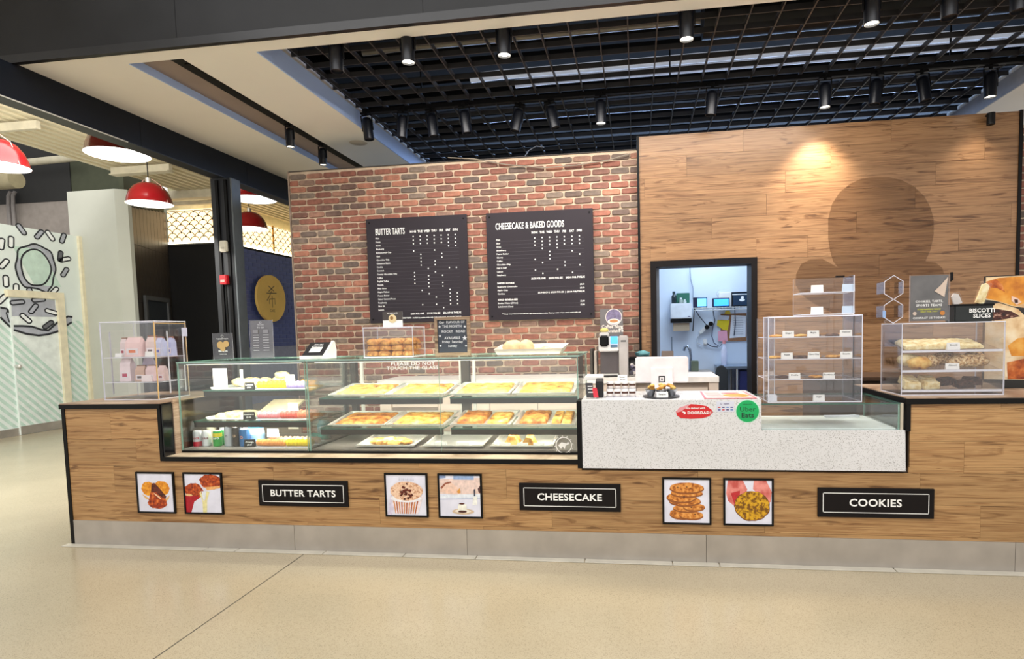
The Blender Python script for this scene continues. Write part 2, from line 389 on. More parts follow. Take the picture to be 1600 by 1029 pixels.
for hid, dd, cx, z, wd in spots_b[298:]:
    v, fs = random.choice(BV); rest.add([(cx+p[0]*wd/PW, WY+p[1], z+p[2]) for p in v], fs)
ro = rest.build('brickwork', BRICK, wall); ro['kind'] = 'stuff'
# left return of the brick wall
trimL = struct('trim_1', box(-3.0, WY-.006, 0, -2.988, WY+.225, 3.285), mat((150, 132, 118), .7), 'thin grey end strip of the brick wall')
struct('trim_2', box(-2.99, WY+.0, 3.279, .65, WY+.22, 3.287), mat((60, 54, 52), .6), 'dark capping along the top of the brick wall')

# ---- oak clad wall with the doorway
OY = 1.95
DX0, DX1, DZ = .757, 1.752, 2.198
oak = struct('wall_right', MB().box(.66, OY+.012, 0, DX0+.01, OY+.2, 3.384).box(DX1-.01, OY+.012, 0, 4.0, OY+.2, 3.384).box(DX0, OY+.012, DZ-.01, DX1, OY+.2, 3.384),
             mat((74, 52, 36), .8), 'oak laminate plank wall with a doorway')
rp = .2; z = 3.384; row = 0
starts = [.33, .85, 1.25, .12, .62, 1.05, .42]
while z > .02:
    z0 = max(0, z-rp); x = .66-starts[row % 7]
    while x < 4.0:
        xe = x+1.3; s0, s1 = max(x, .66), min(xe, 4.0); segs = [(s0, s1)]
        if z0 < DZ: 
            segs = [(p, q) for p, q in ((s0, min(s1, DX0+.005)), (max(s0, DX1-.005), s1)) if q-p > .01]
        for p, q in segs:
            if q-p > .02:
                zz = z0 if z0 >= DZ or z <= DZ or q <= DX0+.01 or p >= DX1-.01 else z0
                box(p+.0008, OY, zz+.0008, q-.0008, OY+.012, z-.0008).build('plank', WOOD_W, oak)
        if z0 < DZ < z:   # piece above the door frame in the row that the lintel cuts
            p, q = max(s0, DX0+.005), min(s1, DX1-.005)
            if q-p > .02: box(p, OY, DZ, q, OY+.012, z-.0008).build('plank', WOOD_W, oak)
        x = xe
    z -= rp; row += 1
struct('trim_3', box(.642, OY-.012, 0, .664, OY+.2, 3.39), BLACK, 'black vertical edge strip between brick and oak')
struct('trim_4', box(3.985, OY-.012, 0, 4.012, OY+.2, 3.39), BLACK, 'black edge strip at the right end of the oak wall')
dr = struct('door_1', MB().box(DX0, OY-.03, 0, DX0+.055, OY+.2, DZ).box(DX1-.055, OY-.03, 0, DX1, OY+.2, DZ).box(DX0+.055, OY-.03, DZ-.058, DX1-.055, OY+.2, DZ),
            mat((20, 15, 15), .5, spec=.2, name='door_frame_black'), 'black frame of the open doorway to the back room')
box(DX0+.055, OY+.03, 0, DX0+.085, OY+.19, DZ-.06).build('door_stop', mat((96, 104, 116), .5), dr)
MB().box(DX0+.086, OY+.06, 1.78, DX0+.0875, OY+.15, 1.86).build('strike_plate', ALU, dr)
# emblem film
p0 = at(1376, 348, Y=OY); R = .447
em = []
em_pts = []
for px, py in [(1310,418),(1302,408),(1297,392),(1294,372),(1294,342),(1300,318),(1312,300),(1328,287),(1346,279),(1366,276),(1388,276),(1408,281),(1428,291),(1444,306),(1453,322),(1459,342),(1459,366),(1454,390),(1446,408),
               (1462,410),(1472,418),(1477,432),(1475,446),(1466,458),(1444,472),(1418,486),(1398,500),(1368,506),(1330,502),(1300,488),(1270,473),(1252,460),(1243,444),(1244,428),(1252,412),(1266,405),(1285,404)]:
    q = at(px, py, Y=OY-.002); em_pts.append((q.x, q.z))
one('wall_emblem', MB().prism(em_pts, 'y', OY-.0025, OY-.0012), FILM, 'large grey film emblem of joined round shapes on the oak wall', 'decal')

# ---- back room seen through the doorway
RY = 3.75
BW = mat((212, 222, 236), .7, 0, .03, 3, name='back_room_white')
struct('wall_far', box(.1, RY, 0, 3.0, RY+.1, 2.9), BW, 'white back wall of the back room')
struct('wall_inner', box(.35, OY+.2, 0, .45, RY, 2.9), BW, 'white left wall of the back room')
struct('wall_outer', box(2.7, OY+.2, 0, 2.8, RY, 2.9), BW, 'white right wall of the back room')
struct('ceiling_back', box(.1, OY+.2, 2.8, 3.0, RY+.1, 2.9), BW, 'white ceiling of the back room')

# ---- ceiling of the shop: soffit with a track slot and a big grid opening
SZ = 3.6
SOF = mat((240, 235, 228), .8, 0, .02, 2, name='soffit_paint')
BLUELIT = mat((176, 200, 246), .6, 0, .03, 2, name='blue_light_tint')  # blue light falling on the soffit edges is put into this colour
TAUPE = mat((150, 134, 126), .7, 0, .05, 3, name='taupe_paint')
so = struct('ceiling', MB().box(-3.88, .016, SZ, -3.095, 6, SZ+.2).box(-2.653, .166, SZ, -2.067, 6, SZ+.2).box(-3.095, .016, SZ, 7, .166, SZ+.2).box(3.985, .166, SZ, 7, 6, SZ+.2).box(-3.095, .166, SZ+.19, -2.653, 6, SZ+.2), SOF, 'beige painted soffit over the counter')
box(-2.067, .166, SZ-.001, -2.055, 6, SZ+.15).build('fascia', BLUELIT, so)
box(3.972, .166, SZ-.001, 3.985, 6, SZ+.15).build('fascia', mat((170, 172, 182), .6), so)
box(-3.096, .166, SZ-.001, -3.086, 6, SZ+.06).build('slot_edge', BLUELIT, so)
box(-3.086, .17, SZ+.06, -2.80, 6, SZ+.075).build('slot_panel', TAUPE, so)
box(-2.80, .17, SZ+.03, -2.655, 6, SZ+.08).build('slot_lining', BLACK, so)
q = at(560, 223, Z=SZ); MB().lathe([(.0, -.004), (.085, -.004), (.092, 0)], (q.x, q.y, SZ), 28).build('recessed_speaker', mat((196, 184, 168), .7), so, smooth=40)
# black bulkhead across the front, and the beam running back on the left
bh = struct('wall_bulkhead', box(-9.5, -.005, SZ+.012, 7, .016, 5.6), mat((20, 20, 22), .5, 0, .25, 3, spec=.3, name='charcoal_board'), 'charcoal bulkhead above the counter front')
for x in (-6.2, -4.4, -2.55, -.75, 1.05, 2.85):
    box(x, -.0065, SZ+.06, x+.003, -.0045, 5.55).build('board_seam', BLACK, bh)
MB().box(-9.5, -.02, SZ-.008, 7, .02, SZ+.05).build('edge_angle', mat((34, 34, 36), .35, .3), bh)
NAVY = mat((14, 20, 30), .5, 0, .2, 2, spec=.25, name='navy_black_steel')
bm_ = struct('wall_beam', MB().box(-4.02, .02, 3.333, -3.88, 9, SZ+.4).box(-4.02, -.14, 3.333, -3.88, .02, SZ-.01), NAVY, 'navy black beam running back from the bulkhead')
box(-4.03, -.145, 3.325, -3.875, 9, 3.334).build('flange', mat((30, 34, 42), .4), bm_)
MB().box(-3.879, -.146, 3.321, -3.872, .95, 3.329).build('bright_edge', mat((210, 208, 200), .5), bm_)
for y in (1.1, 2.6): box(-3.8795, y, 3.336, -3.8785, y+.004, SZ).build('joint_line', BLACK, bm_)
# void above the grid
dk = struct('ceiling_void', box(-4.3, .0, 4.75, 7, 9, 4.85), mat((170, 160, 146), .8, 0, .35, 3, name='dusty_deck'), 'dim metal deck above the open grid')
for i in range(17):
    y = .35+i*.36; box(-2.9, y, 4.42, 6.9, y+.14, 4.75).build('joist', mat((10, 10, 12), .8), dk)
struct('wall_void', MB().box(-4.3, 8.9, 3.2, 7, 9, 4.8).box(6.9, 0, 3.7, 7, 9, 4.8).box(-4.3, .03, 3.85, -4.2, 9, 4.8), mat((14, 14, 16), .9), 'black walls of the ceiling void')
DUCT = mat((24, 26, 30), .5, .3, .2, 4)
one('air_duct', MB().cyl((1.2, 1.35, 4.12), .16, 5.2, 20, 'x'), DUCT, 'dark round air duct above the right of the grid', 'duct', smooth=40)
pipes = [(.95, 4.05, -1.7, 1.0, .02, (150, 146, 138)), (2.05, 4.1, -1.0, 5.5, .045, (160, 166, 178)), (2.32, 4.12, -.6, 5.5, .04, (150, 156, 170)), (3.0, 4.12, -1.8, 5.0, .03, (140, 148, 164)), (3.3, 4.12, -1.2, 4.6, .03, (134, 144, 160)), (1.55, 4.2, -1.9, 1.4, .03, (140, 134, 124))]
for i, (y, z, x0, x1, r, c) in enumerate(pipes):
    one(['conduit', 'strip_lamp'][i in (1, 2)], MB().tube([(x0, y, z), (x0+.3, y, z+.01), (x1-.3, y, z+.01), (x1, y, z)], r, 10), mat(c, .35, .2, emit=.5 if i in (1, 2) else 0), ['thin beige pipe above the front left of the grid', 'front one of two long bluish strip lamps above the grid', 'rear one of two long bluish strip lamps above the grid', 'front one of two thin grey pipes above the rear of the grid', 'rear one of two thin grey pipes above the rear of the grid', 'short thick beige pipe above the left of the grid'][i], 'lamp' if i in (1, 2) else 'pipe', 'pipes above the ceiling grid', smooth=40)

struct('wall_light_block', box(-2.99, WY+.23, 0, -2.90, 9, 3.27), mat((60, 58, 56), .8), 'added unseen side wall blocking stray blue light behind the brick wall')  # unseen wall, added to keep the rear blue light off the column
# open cell ceiling grid
gp = .2147; GZ = 3.75
gr = thing('ceiling_grid', 'black open cell ceiling grid above the counter', 'ceiling grid', (.96, 1.9, GZ))
GM = mat((54, 53, 55), .45, 0, .15, 6, name='grid_black')
k = math.ceil((-2.05-.7987)/gp); xs = []
while .7987+k*gp < 3.97: xs.append(.7987+k*gp); k += 1
ys = [.38+gp*i for i in range(17)]
lm = MB().box(-.0045, 0, 0, .0045, 3.72, .042).mesh('blade', GM, (0, 0, 0)); cm = MB().box(0, -.004, 0, 6.02, .004, .042).mesh('cross_blade', GM, (0, 0, 0))
for x in xs:
    o = bpy.data.objects.new('blade', lm); col.objects.link(o); o.parent = gr; o.location = Vector((x, .17, GZ))-WL[gr]
for y in ys:
    o = bpy.data.objects.new('cross_blade', cm); col.objects.link(o); o.parent = gr; o.location = Vector((-2.05, y, GZ+.002))-WL[gr]

# ---- tracks and track lights
def track(label, x0, x1, y0, y1, z):
    t = thing('light_track', label, 'light track', ((x0+x1)/2, (y0+y1)/2, z), group='ceiling light tracks')
    MB().box(x0, y0, z, x1, y1, z+.035).build('rail', BLACK, t)
    if x1-x0 > 1: 
        MB().box(x0+.02, y0+.014, z-.002, x1-.02, y1-.014, z).build('groove', BLACKM, t)
        for x in (x0+.6, (x0+x1)/2, x1-.6): MB().box(x-.006, (y0+y1)/2-.006, z+.035, x+.006, (y0+y1)/2+.006, z+.4).build('hanger', BLACK, t)
    return t
front = [(527, 112, 0), (638, 98, 1), (788, 87, 1), (1073, 62, 1), (1362, 38, 1), (1483, 28, 0), (1592, 18, 0)]
second = [(577, 218, 0), (628, 215, 0), (678, 213, 0), (730, 208, 0), (805, 205, 0), (868, 200, 0), (939, 193, 1), (1110, 180, 0), (1289, 168, 1), (1366, 163, 0), (1446, 158, 0), (1547, 152, 1)]
BOT = 3.44
def light_proto(lit):
    t = thing('track_spotlight', '', 'spotlight', local=True, group='black track spotlights')
    hs = MB().lathe([(.0, .205), (.03, .205), (.044, .19), (.047, .17), (.047, .0), (.043, .0), (.041, .02)], (0, 0, 0), 22).build('housing', mat((14, 17, 26), .35, .2), t, smooth=40)
    MB().lathe([(.0, .014), (.042, .014)], (0, 0, 0), 22).build('lens', mat((255, 244, 226), .4, emit=9) if lit else mat((30, 32, 38), .3), hs)
    MB().box(-.056, -.008, .085, -.05, .008, .235).box(.05, -.008, .085, .056, .008, .235).box(-.056, -.008, .229, .056, .008, .235).build('yoke', BLACK, t)
    MB().cyl((0, 0, .235), .014, .045, 10).box(-.05, -.015, .245, .05, .015, .262).build('adapter', BLACK, t, smooth=40)
    return t
LP = [light_proto(0), light_proto(1)]; lused = [0, 0]
def put_light(p, lit, label, tilt=(0, 0)):
    o = LP[lit] if not lused[lit] else copy_tree(LP[lit]); lused[lit] = 1
    o.location = p; o.rotation_euler = (tilt[0], tilt[1], 0); o['label'] = label
    return o
ordn = ['first', 'second', 'third', 'fourth', 'fifth', 'sixth', 'seventh', 'eighth', 'ninth', 'tenth', 'eleventh', 'twelfth']
for i, (px, py, lit) in enumerate(front):
    p = at(px, py, Z=BOT); put_light((p.x, p.y, BOT), lit, '%s black spotlight from the left in the front ceiling row' % ordn[i], (0, 0))
    yf = p.y
    if lit: spot('front_row_lamp', (p.x, p.y, BOT-.02), (p.x, p.y+.55, .6), 22, 80, 1.0)
for i, (px, py, lit) in enumerate(second):
    p = at(px, py, Z=BOT); ti = (0, 0) if lit else (random.uniform(-.12, .1), random.choice((-.22, .2, .08, -.1)))
    put_light((p.x, p.y, BOT), lit, '%s black spotlight from the left in the rear ceiling row' % ordn[i], ti)
    yr = p.y
    if lit: spot('rear_row_lamp', (p.x, p.y, BOT-.02), (p.x, p.y+(.36 if px == 1289 else .1), 2.0), 95 if px == 1289 else 22, 88, 1.0)
track('long black track rail of the front spotlight row', -1.7, 3.3, yf-.02, yf+.02, 3.71)
track('long black track rail of the rear spotlight row', -2.0, 3.9, yr-.02, yr+.02, 3.71)
track('black track rail in the narrow soffit slot', -2.745, -2.705, .3, 3.2, 3.625)
for i, (px, py) in enumerate([(454, 230), (505, 258)]):
    p = at(px, py, X=-2.725); o = put_light((p.x, p.y, p.z), 1, ['nearer', 'farther'][i]+' lit black spotlight in the narrow soffit slot'); o.scale = (.86, .86, .86)
    spot('slot_lamp', (p.x, p.y, p.z-.02), (p.x+.1, p.y+.3, 1.2), 16, 60)
wl = thing('wall_spotlight', 'small black spotlight clipped on top of the oak wall', 'spotlight', at(1546, 196, Y=OY-.05))
p = WL[wl]; MB().cyl((p.x, p.y-.02, p.z), .032, .1, 16).build('housing', BLACK, wl, smooth=40); MB().box(p.x-.008, p.y-.02, p.z+.09, p.x+.008, p.y+.09, p.z+.105).build('arm', BLACK, wl)
one('loose_cable', MB().tube([at(x, y, Y=WY-.03) for x, y in [(700, 246), (740, 248), (790, 257), (850, 262), (900, 258), (950, 250), (985, 240)]], .006, 6), mat((150, 140, 126), .6), 'thin loose cable hanging along the top of the brick wall', 'cable', smooth=60)
one('looped_cable', MB().tube([at(x, y, Y=WY+.5) for x, y in [(820, 244), (826, 235), (838, 228), (850, 230)]], .004, 6), mat((200, 200, 205), .5), 'small white cable loop above the brick wall', 'cable', smooth=60)
# ================================================================== HALL ON THE LEFT
# ---- mural wall along X=-9.75 (faces +X): print laid on it as flat painted shapes
MX = -9.75
mur = struct('wall_left', box(MX-.2, -3, 0, MX, 5.96, 3.53), mat((222, 232, 228), .7, 0, .03, 2, name='mural_white'), 'white hall wall with a painted doughnut mural')
XD, YD = (0, 1, 0), (0, 0, 1)      # print axes on that wall
def mp(px, py):
    q = at(px, py, X=MX); return (q.y, q.z)
st = MB()
for i in range(-18, 44):           # mint diagonal stripes below the icing line
    z0 = .14+i*.145
    pts = []
    for (y, z) in ((1.5, z0+2.2), (1.5, z0+2.2+.075), (5.95, z0-2.25+.075), (5.95, z0-2.25)):
        pts.append((y, z))
    # clip the stripe to z<1.95 and z>.14
    out = pts
    for sgn, lim in ((-1, 1.95), (1, .14)):
        res = []
        for k in range(len(out)):
            A, B = out[k], out[(k+1) % len(out)]
            ia, ib = sgn*(A[1]-lim) >= 0, sgn*(B[1]-lim) >= 0
            if ia: res.append(A)
            if ia != ib:
                t = (lim-A[1])/(B[1]-A[1]); res.append((A[0]+(B[0]-A[0])*t, lim))
        out = res
        if len(out) < 3: break
    if len(out) >= 3: st.flat(out[::-1], (MX, 0, 0), XD, YD, .001)
st.build('stripe_print', mat((188, 214, 202), .7), mur)
LINE = mat((38, 40, 46), .7); GREYP = mat((172, 176, 186), .7); DGREY = mat((104, 106, 112), .7)
dn = MB()
oc = [mp(x, y) for x, y in [(52,380),(61,383),(70,388),(80,393),(83,405),(88,421),(83,432),(82,446),(76,452),(74,457),(68,455),(60,451),(48,449),(38,449),(30,438),(26,427),(23,415),(27,403),(27,388),(40,385)]]
ic = [mp(x, y) for x, y in [(52,389),(62,391),(72,401),(79,414),(80,425),(73,440),(66,445),(55,446),(46,444),(38,435),(34,423),(32,408),(35,398),(43,391)]]
def ccw(p): 
    A = sum(p[i][0]*p[(i+1) % len(p)][1]-p[(i+1) % len(p)][0]*p[i][1] for i in range(len(p)))
    return p if A > 0 else p[::-1]
def smooth2(p, k=3):
    for _ in range(k):
        q = []
        for i in range(len(p)):
            A, B = p[i], p[(i+1) % len(p)]; q += [(A[0]*.75+B[0]*.25, A[1]*.75+B[1]*.25), (A[0]*.25+B[0]*.75, A[1]*.25+B[1]*.75)]
        p = q
    return p
oc, ic = ccw(smooth2(oc, 2)), ccw(smooth2(ic, 2))
dn.flat(oc, (MX, 0, 0), XD, YD, .002, 0); dn.flat(ic, (MX, 0, 0), XD, YD, .003, 1)
ymin, ymax = min(p[0] for p in ic), max(p[0] for p in ic)
for i in range(6):                 # stripes inside the doughnut hole
    yc = ymin+(i+.7)*(ymax-ymin)/6.4; zc = sum(p[1] for p in ic)/len(ic)
    dn.flat(ccw([(yc-.18, zc+.33), (yc-.1, zc+.33), (yc+.22, zc-.3), (yc+.14, zc-.3)]), (MX, 0, 0), XD, YD, .0035, 2)
ribbon(dn, oc, .03, (MX, 0, 0), XD, YD, .005, 3, True); ribbon(dn, ic, .03, (MX, 0, 0), XD, YD, .005, 3, True)
dn.build('doughnut_print', [GREYP, mat((224, 236, 228), .7), mat((196, 220, 208), .7), LINE], mur)
sp = MB()
for px, py, ang, fill in [(2,381,80,0),(17,378,85,0),(6,412,55,0),(9,439,88,0),(33,358,-60,1),(61,366,55,1),(78,368,-60,0),(98,372,70,1),(94,400,80,2),(101,405,20,0),(101,425,60,1),(84,455,50,0),(25,452,85,0),(48,458,-75,1),(3,467,50,0),(16,495,-80,0)]:
    y, z = mp(px, py); pts = []
    a_ = math.radians(ang); ca, sa = math.cos(a_), math.sin(a_)
    for i in range(16):
        t = 2*math.pi*i/16; u_, v_ = .034*math.cos(t)+(.062 if math.cos(t) > 0 else -.062), .036*math.sin(t)
        pts.append((y+(u_*ca-v_*sa)*1.25, z+u_*sa+v_*ca))
    sp.flat(ccw(pts), (MX, 0, 0), XD, YD, .002, [3, 0, 1][fill]); ribbon(sp, pts, .024, (MX, 0, 0), XD, YD, .004, 2, True)
sp.build('sprinkle_print', [GREYP, DGREY, LINE, mat((236, 240, 240), .7)], mur)
ig = MB()
for pts in ([(0,480),(10,482),(18,492),(22,498)], [(0,495),(10,505),(20,514)], [(99,498),(106,494),(113,495)], [(97,515),(104,508),(112,503)]):
    ribbon(ig, [mp(*p) for p in pts], .035, (MX, 0, 0), XD, YD, .004, 1)
ig.flat(ccw([mp(*p) for p in [(0,481),(10,483),(18,492),(21,510),(10,503),(0,494)]]), (MX, 0, 0), XD, YD, .0025, 0)
ig.flat(ccw([mp(*p) for p in [(98,500),(106,495),(113,495),(112,503),(98,513)]]), (MX, 0, 0), XD, YD, .0025, 0)
ig.build('icing_print', [GREYP, LINE], mur)
bb = struct('baseboard_left', box(MX, -3, 0, MX+.012, 5.96, .13), STEEL, 'stainless steel baseboard of the mural wall')
# door in the mural wall
yL, yR = mp(20, 560)[0], mp(92, 560)[0]; zt = mp(60, 466)[1]
d2 = struct('door_2', box(MX+.0, yL, .005, MX+.03, yR, zt), mat((226, 234, 230), .6), 'mural painted door with a cream frame')
CREAM = mat((226, 218, 190), .6, name='cream_paint')
MB().box(MX+.0, yR, 0, MX+.07, yR+.13, zt+.12).box(MX, yL-.05, zt, MX+.07, yR, zt+.12).build('door_frame', CREAM, d2)
dp = MB()
dp.flat(ccw([(yL+.02, zt-.02), (yR-.02, zt-.02), (yR-.02, zt-.32), (yL+.02, zt-.32)]), (MX+.03, 0, 0), XD, YD, .002, 0)
for px, py, ang, fill in [(27,472,10,1),(52,482,55,1),(80,487,-20,0),(40,497,-50,0),(75,507,40,2),(60,468,10,1)]:
    q = at(px, py, X=MX+.03); a_ = math.radians(ang); ca, sa = math.cos(a_), math.sin(a_); pts = []
    for i in range(16):
        t = 2*math.pi*i/16; u_, v_ = .034*math.cos(t)+(.062 if math.cos(t) > 0 else -.062), .036*math.sin(t)
        pts.append((q.y+(u_*ca-v_*sa)*1.25, q.z+u_*sa+v_*ca))
    dp.flat(ccw(pts), (MX+.03, 0, 0), XD, YD, .004, [3, 0, 1][fill]); ribbon(dp, pts, .024, (MX+.03, 0, 0), XD, YD, .006, 2, True)
mq = lambda px, py: (at(px, py, X=MX+.03).y, at(px, py, X=MX+.03).z)
top = [mq(*p) for p in [(21,509),(35,509),(50,510),(65,515),(75,516),(83,509),(91,502)]]; bot = [mq(*p) for p in [(21,515),(40,521),(60,524),(75,522),(91,517)]]
dp.flat(ccw(top+bot[::-1]), (MX+.03, 0, 0), XD, YD, .003, 0); ribbon(dp, top, .035, (MX+.03, 0, 0), XD, YD, .006, 2); ribbon(dp, bot, .035, (MX+.03, 0, 0), XD, YD, .006, 2)
zz = bot[0][1]-.08; k = 0
while zz-k*.145 > -1.2:
    z0 = zz-k*.145; pts = [(yL+.01, z0), (yL+.01, z0-.075), (yR-.01, z0-.075-(yR-yL)), (yR-.01, z0-(yR-yL))]; k += 1
    out = []
    for i in range(4):
        A, B = pts[i], pts[(i+1) % 4]
        if A[1] >= .15: out.append(A)
        if (A[1] >= .15) != (B[1] >= .15): t = (.15-A[1])/(B[1]-A[1]); out.append((A[0]+(B[0]-A[0])*t, .15))
    if len(out) > 2: dp.flat(ccw(out), (MX+.03, 0, 0), XD, YD, .002, 4)
dp.build('door_print', [GREYP, DGREY, LINE, mat((236, 240, 240), .7), mat((188, 214, 202), .7)], d2)
box(MX+.03, yL+.01, .01, MX+.036, yR-.01, .15).build('kick_plate', STEEL, d2)
q = at(27, 572, X=MX+.05); MB().cyl((MX+.03, q.y, q.z), .03, .05, 14, 'x').ell((MX+.095, q.y, q.z), .03, .035, .035, 12, 8).build('door_knob', ALU, d2, smooth=40)
# wall end post
struct('trim_5', box(MX-.2, 5.96, 0, MX+.05, 6.02, 3.53), CREAM, 'cream post at the end of the mural wall')
# ---- pillar, walls behind
struct('wall_pillar', MB().prism([(-9.95, 6.02), (-8.95, 6.02), (-8.78, 6.12), (-8.78, 6.2), (-9.95, 6.2)], 'z', 0, 4.37), mat((188, 190, 180), .8, 0, .04, 2, name='pillar_plaster'), 'pale plastered pillar beside the mural wall')
struct('wall_rear', MB().box(-16, 6.95, 0, -9.4, 7.05, 4.455), mat((140, 132, 126), .8), 'grey plaster wall behind the pillar')
struct('wall_upper', MB().box(-16, 6.94, 4.455, -10.83, 7.0, 6.4), mat((30, 30, 30), .8), 'dark upper wall band behind the pillar')
struct('wall_corner', MB().box(-10.83, 6.96, 4.455, -9.42, 7.02, 6.4), mat((60, 64, 48), .85), 'olive grey wall above the pillar')
# timber boards on the angled side wall
A, B = Vector((-8.98, 6.3, 0)), Vector((-9.64, 8.0, 0)); dv = (B-A).normalized(); nv = Vector((-dv.y, dv.x, 0)); nv = -nv if nv.x < 0 else nv
sw = struct('wall_boarded', MB().add([A-nv*.1, B-nv*.1, B, A, A-nv*.1+Vector((0,0,4.1)), B-nv*.1+Vector((0,0,4.35)), B+Vector((0,0,4.35)), A+Vector((0,0,4.1))], [(0,1,2,3),(4,7,6,5),(0,4,5,1),(1,5,6,2),(2,6,7,3),(3,7,4,0)]), mat((40, 36, 34), .7), 'dark boarded side wall of the kiosk')
slabw = MB().add([A-nv*.1+Vector((0,0,4.12)), B-nv*.1+Vector((0,0,4.36)), B-nv*.02+Vector((0,0,4.36)), A-nv*.02+Vector((0,0,4.12)), A-nv*.1+Vector((0,0,6)), B-nv*.1+Vector((0,0,6)), B-nv*.02+Vector((0,0,6)), A-nv*.02+Vector((0,0,6))], [(0,1,2,3),(4,7,6,5),(0,4,5,1),(1,5,6,2),(2,6,7,3),(3,7,4,0)])
struct('wall_olive', slabw, mat((60, 64, 48), .85), 'olive wall above the dark boards')
BRD = mat((62, 56, 51), .45, 0, .18, 5, name='dark_board'); n = 11; L = (B-A).length
for i in range(n):
    for z0, z1 in ((.05, 2.3), (2.31, 3.42), (3.43, 4.1)):
        s0, s1 = A+dv*(L*i/n+.004), A+dv*(L*(i+1)/n-.004); zt2 = z1 if z1 < 4.1 else 4.1+.25*(i+.5)/n
        MB().add([s0, s1, s1+nv*.012, s0+nv*.012]+[v+Vector((0, 0, zt2)) for v in (s0, s1, s1+nv*.012, s0+nv*.012)], [(0,1,2,3),(7,6,5,4),(0,4,5,1),(1,5,6,2),(2,6,7,3),(3,7,4,0)]).xf(Matrix.Identity(4)).build('board', BRD, sw) if z0 < .1 else \
        MB().add([v+Vector((0, 0, z0)) for v in (s0, s1, s1+nv*.012, s0+nv*.012)]+[v+Vector((0, 0, zt2)) for v in (s0, s1, s1+nv*.012, s0+nv*.012)], [(0,1,2,3),(7,6,5,4),(0,4,5,1),(1,5,6,2),(2,6,7,3),(3,7,4,0)]).build('board', BRD, sw)
p, q = A+dv*.45+nv*.03, A+dv*1.45+nv*.03
def slab(P, Q, z0, z1, t, name, m, parent=None):
    mb = MB().add([P+Vector((0,0,z0)), Q+Vector((0,0,z0)), Q+nv*t+Vector((0,0,z0)), P+nv*t+Vector((0,0,z0)), P+Vector((0,0,z1)), Q+Vector((0,0,z1)), Q+nv*t+Vector((0,0,z1)), P+nv*t+Vector((0,0,z1))], [(0,1,2,3),(7,6,5,4),(0,4,5,1),(1,5,6,2),(2,6,7,3),(3,7,4,0)])
    if parent is None:
        return struct(name, mb, m, 'dark kiosk door in the boarded wall')
    return mb.build(name, m, parent)
d3 = slab(p, q, 0, 2.35, .02, 'door_3', mat((46, 52, 58), .5))
slab(p-dv*.08, p, 0, 2.45, .05, 'door_frame', mat((84, 86, 88), .5), d3); slab(q, q+dv*.08, 0, 2.45, .05, 'door_frame', mat((84, 86, 88), .5), d3); slab(p, q, 2.36, 2.45, .05, 'door_frame', mat((84, 86, 88), .5), d3)
# ---- kiosk: lit fish-scale screens above, dark front, navy tiled side
KX, KY = -8.34, 8.0
struct('wall_kiosk', MB().box(-9.7, KY+.05, 0, KX-.02, KY+.15, 3.62).box(KX-.12, KY+.15, 0, KX-.02, 12, 3.62).box(-9.7, KY+.02, 3.621, KX-.12, KY+.16, 3.66).box(KX-.12, KY+.02, 3.621, KX+.01, 12, 3.66), mat((9, 9, 11), .7, name='kiosk_black'), 'black kiosk front with an unlit opening')
SCR = mat((255, 214, 160), .6, emit=1.5, var=.12, scale=3, name='lit_screen'); SCR_E = mat((255, 236, 200), .6, emit=3.2, name='screen_edge_light')
LAT = mat((92, 66, 40), .4, .5, name='bronze_lattice')
def scales(mb, u0, u1, z0, z1, R, P):
    rows = int((z1-z0)/(R*.82))+1
    for j in range(rows):
        zc = z0+j*R*.82; off = (j % 2)*R
        u = u0+off
        while u < u1:
            pts = []
            for i in range(9):
                t = math.pi*i/8; a_, b_ = u+R*math.cos(t), zc+R*math.sin(t)
                if u0-.01 <= a_ <= u1+.01 and b_ <= z1+.01: pts.append((a_, b_))
            if len(pts) > 2: P(mb, pts)
            u += 2*R
k1 = thing('lit_screen', 'warm backlit fish scale screen facing front above the dark kiosk', 'light screen', ((KX-9.64)/2, KY, 3.66), group='kiosk scale screens')
MB().box(-9.62, KY+.03, 3.68, KX-.07, KY+.06, 4.4).build('lit_panel', SCR, k1)
MB().box(-9.62, KY+.0, 3.66, KX-.07, KY+.05, 3.70).build('lower_light', SCR_E, k1)
lt = MB(); scales(lt, -9.60, KX-.02, 3.70, 4.38, .108, lambda mb, pts: ribbon(mb, pts, .017, (0, KY, 0), (1,0,0), (0,0,1), .0, 0))
lt.build('lattice', LAT, k1)
MB().box(KX-.11, KY-.01, 3.68, KX-.08, KY+.02, 4.4).build('mullion', mat((170, 130, 60), .4, .5), k1)
k2 = thing('lit_screen', 'warm backlit fish scale screen above the navy tiled wall', 'light screen', (KX, 10, 3.66), group='kiosk scale screens')
MB().box(KX-.06, KY+.06, 3.68, KX-.03, 12, 4.33).build('lit_panel', SCR, k2)
MB().box(KX-.05, KY+.06, 3.66, KX, 12, 3.70).build('lower_light', SCR_E, k2)
lt = MB(); scales(lt, KY+.05, 12, 3.70, 4.31, .108, lambda mb, pts: ribbon(mb, pts, .017, (KX, 0, 0), (0,1,0), (0,0,1), .0, 0))
lt.build('lattice', LAT, k2)
MB().box(KX-.02, 9.9, 3.68, KX+.01, 9.93, 4.33).build('mullion', mat((170, 130, 60), .4, .5), k2)
tw = struct('wall_tiled', box(KX-.02, KY+.1, 0, KX, 12, 3.6), mat((140, 146, 170), .7, name='tile_grout'), 'navy blue tiled side wall of the kiosk')
TILE = mat((82, 94, 150), .3, 0, .2, 3, name='navy_tile')
tmsh = MB().box(0, .004, .003, .012, .296, .092).mesh('tile', TILE, (0, 0, 0)); cnt = 0
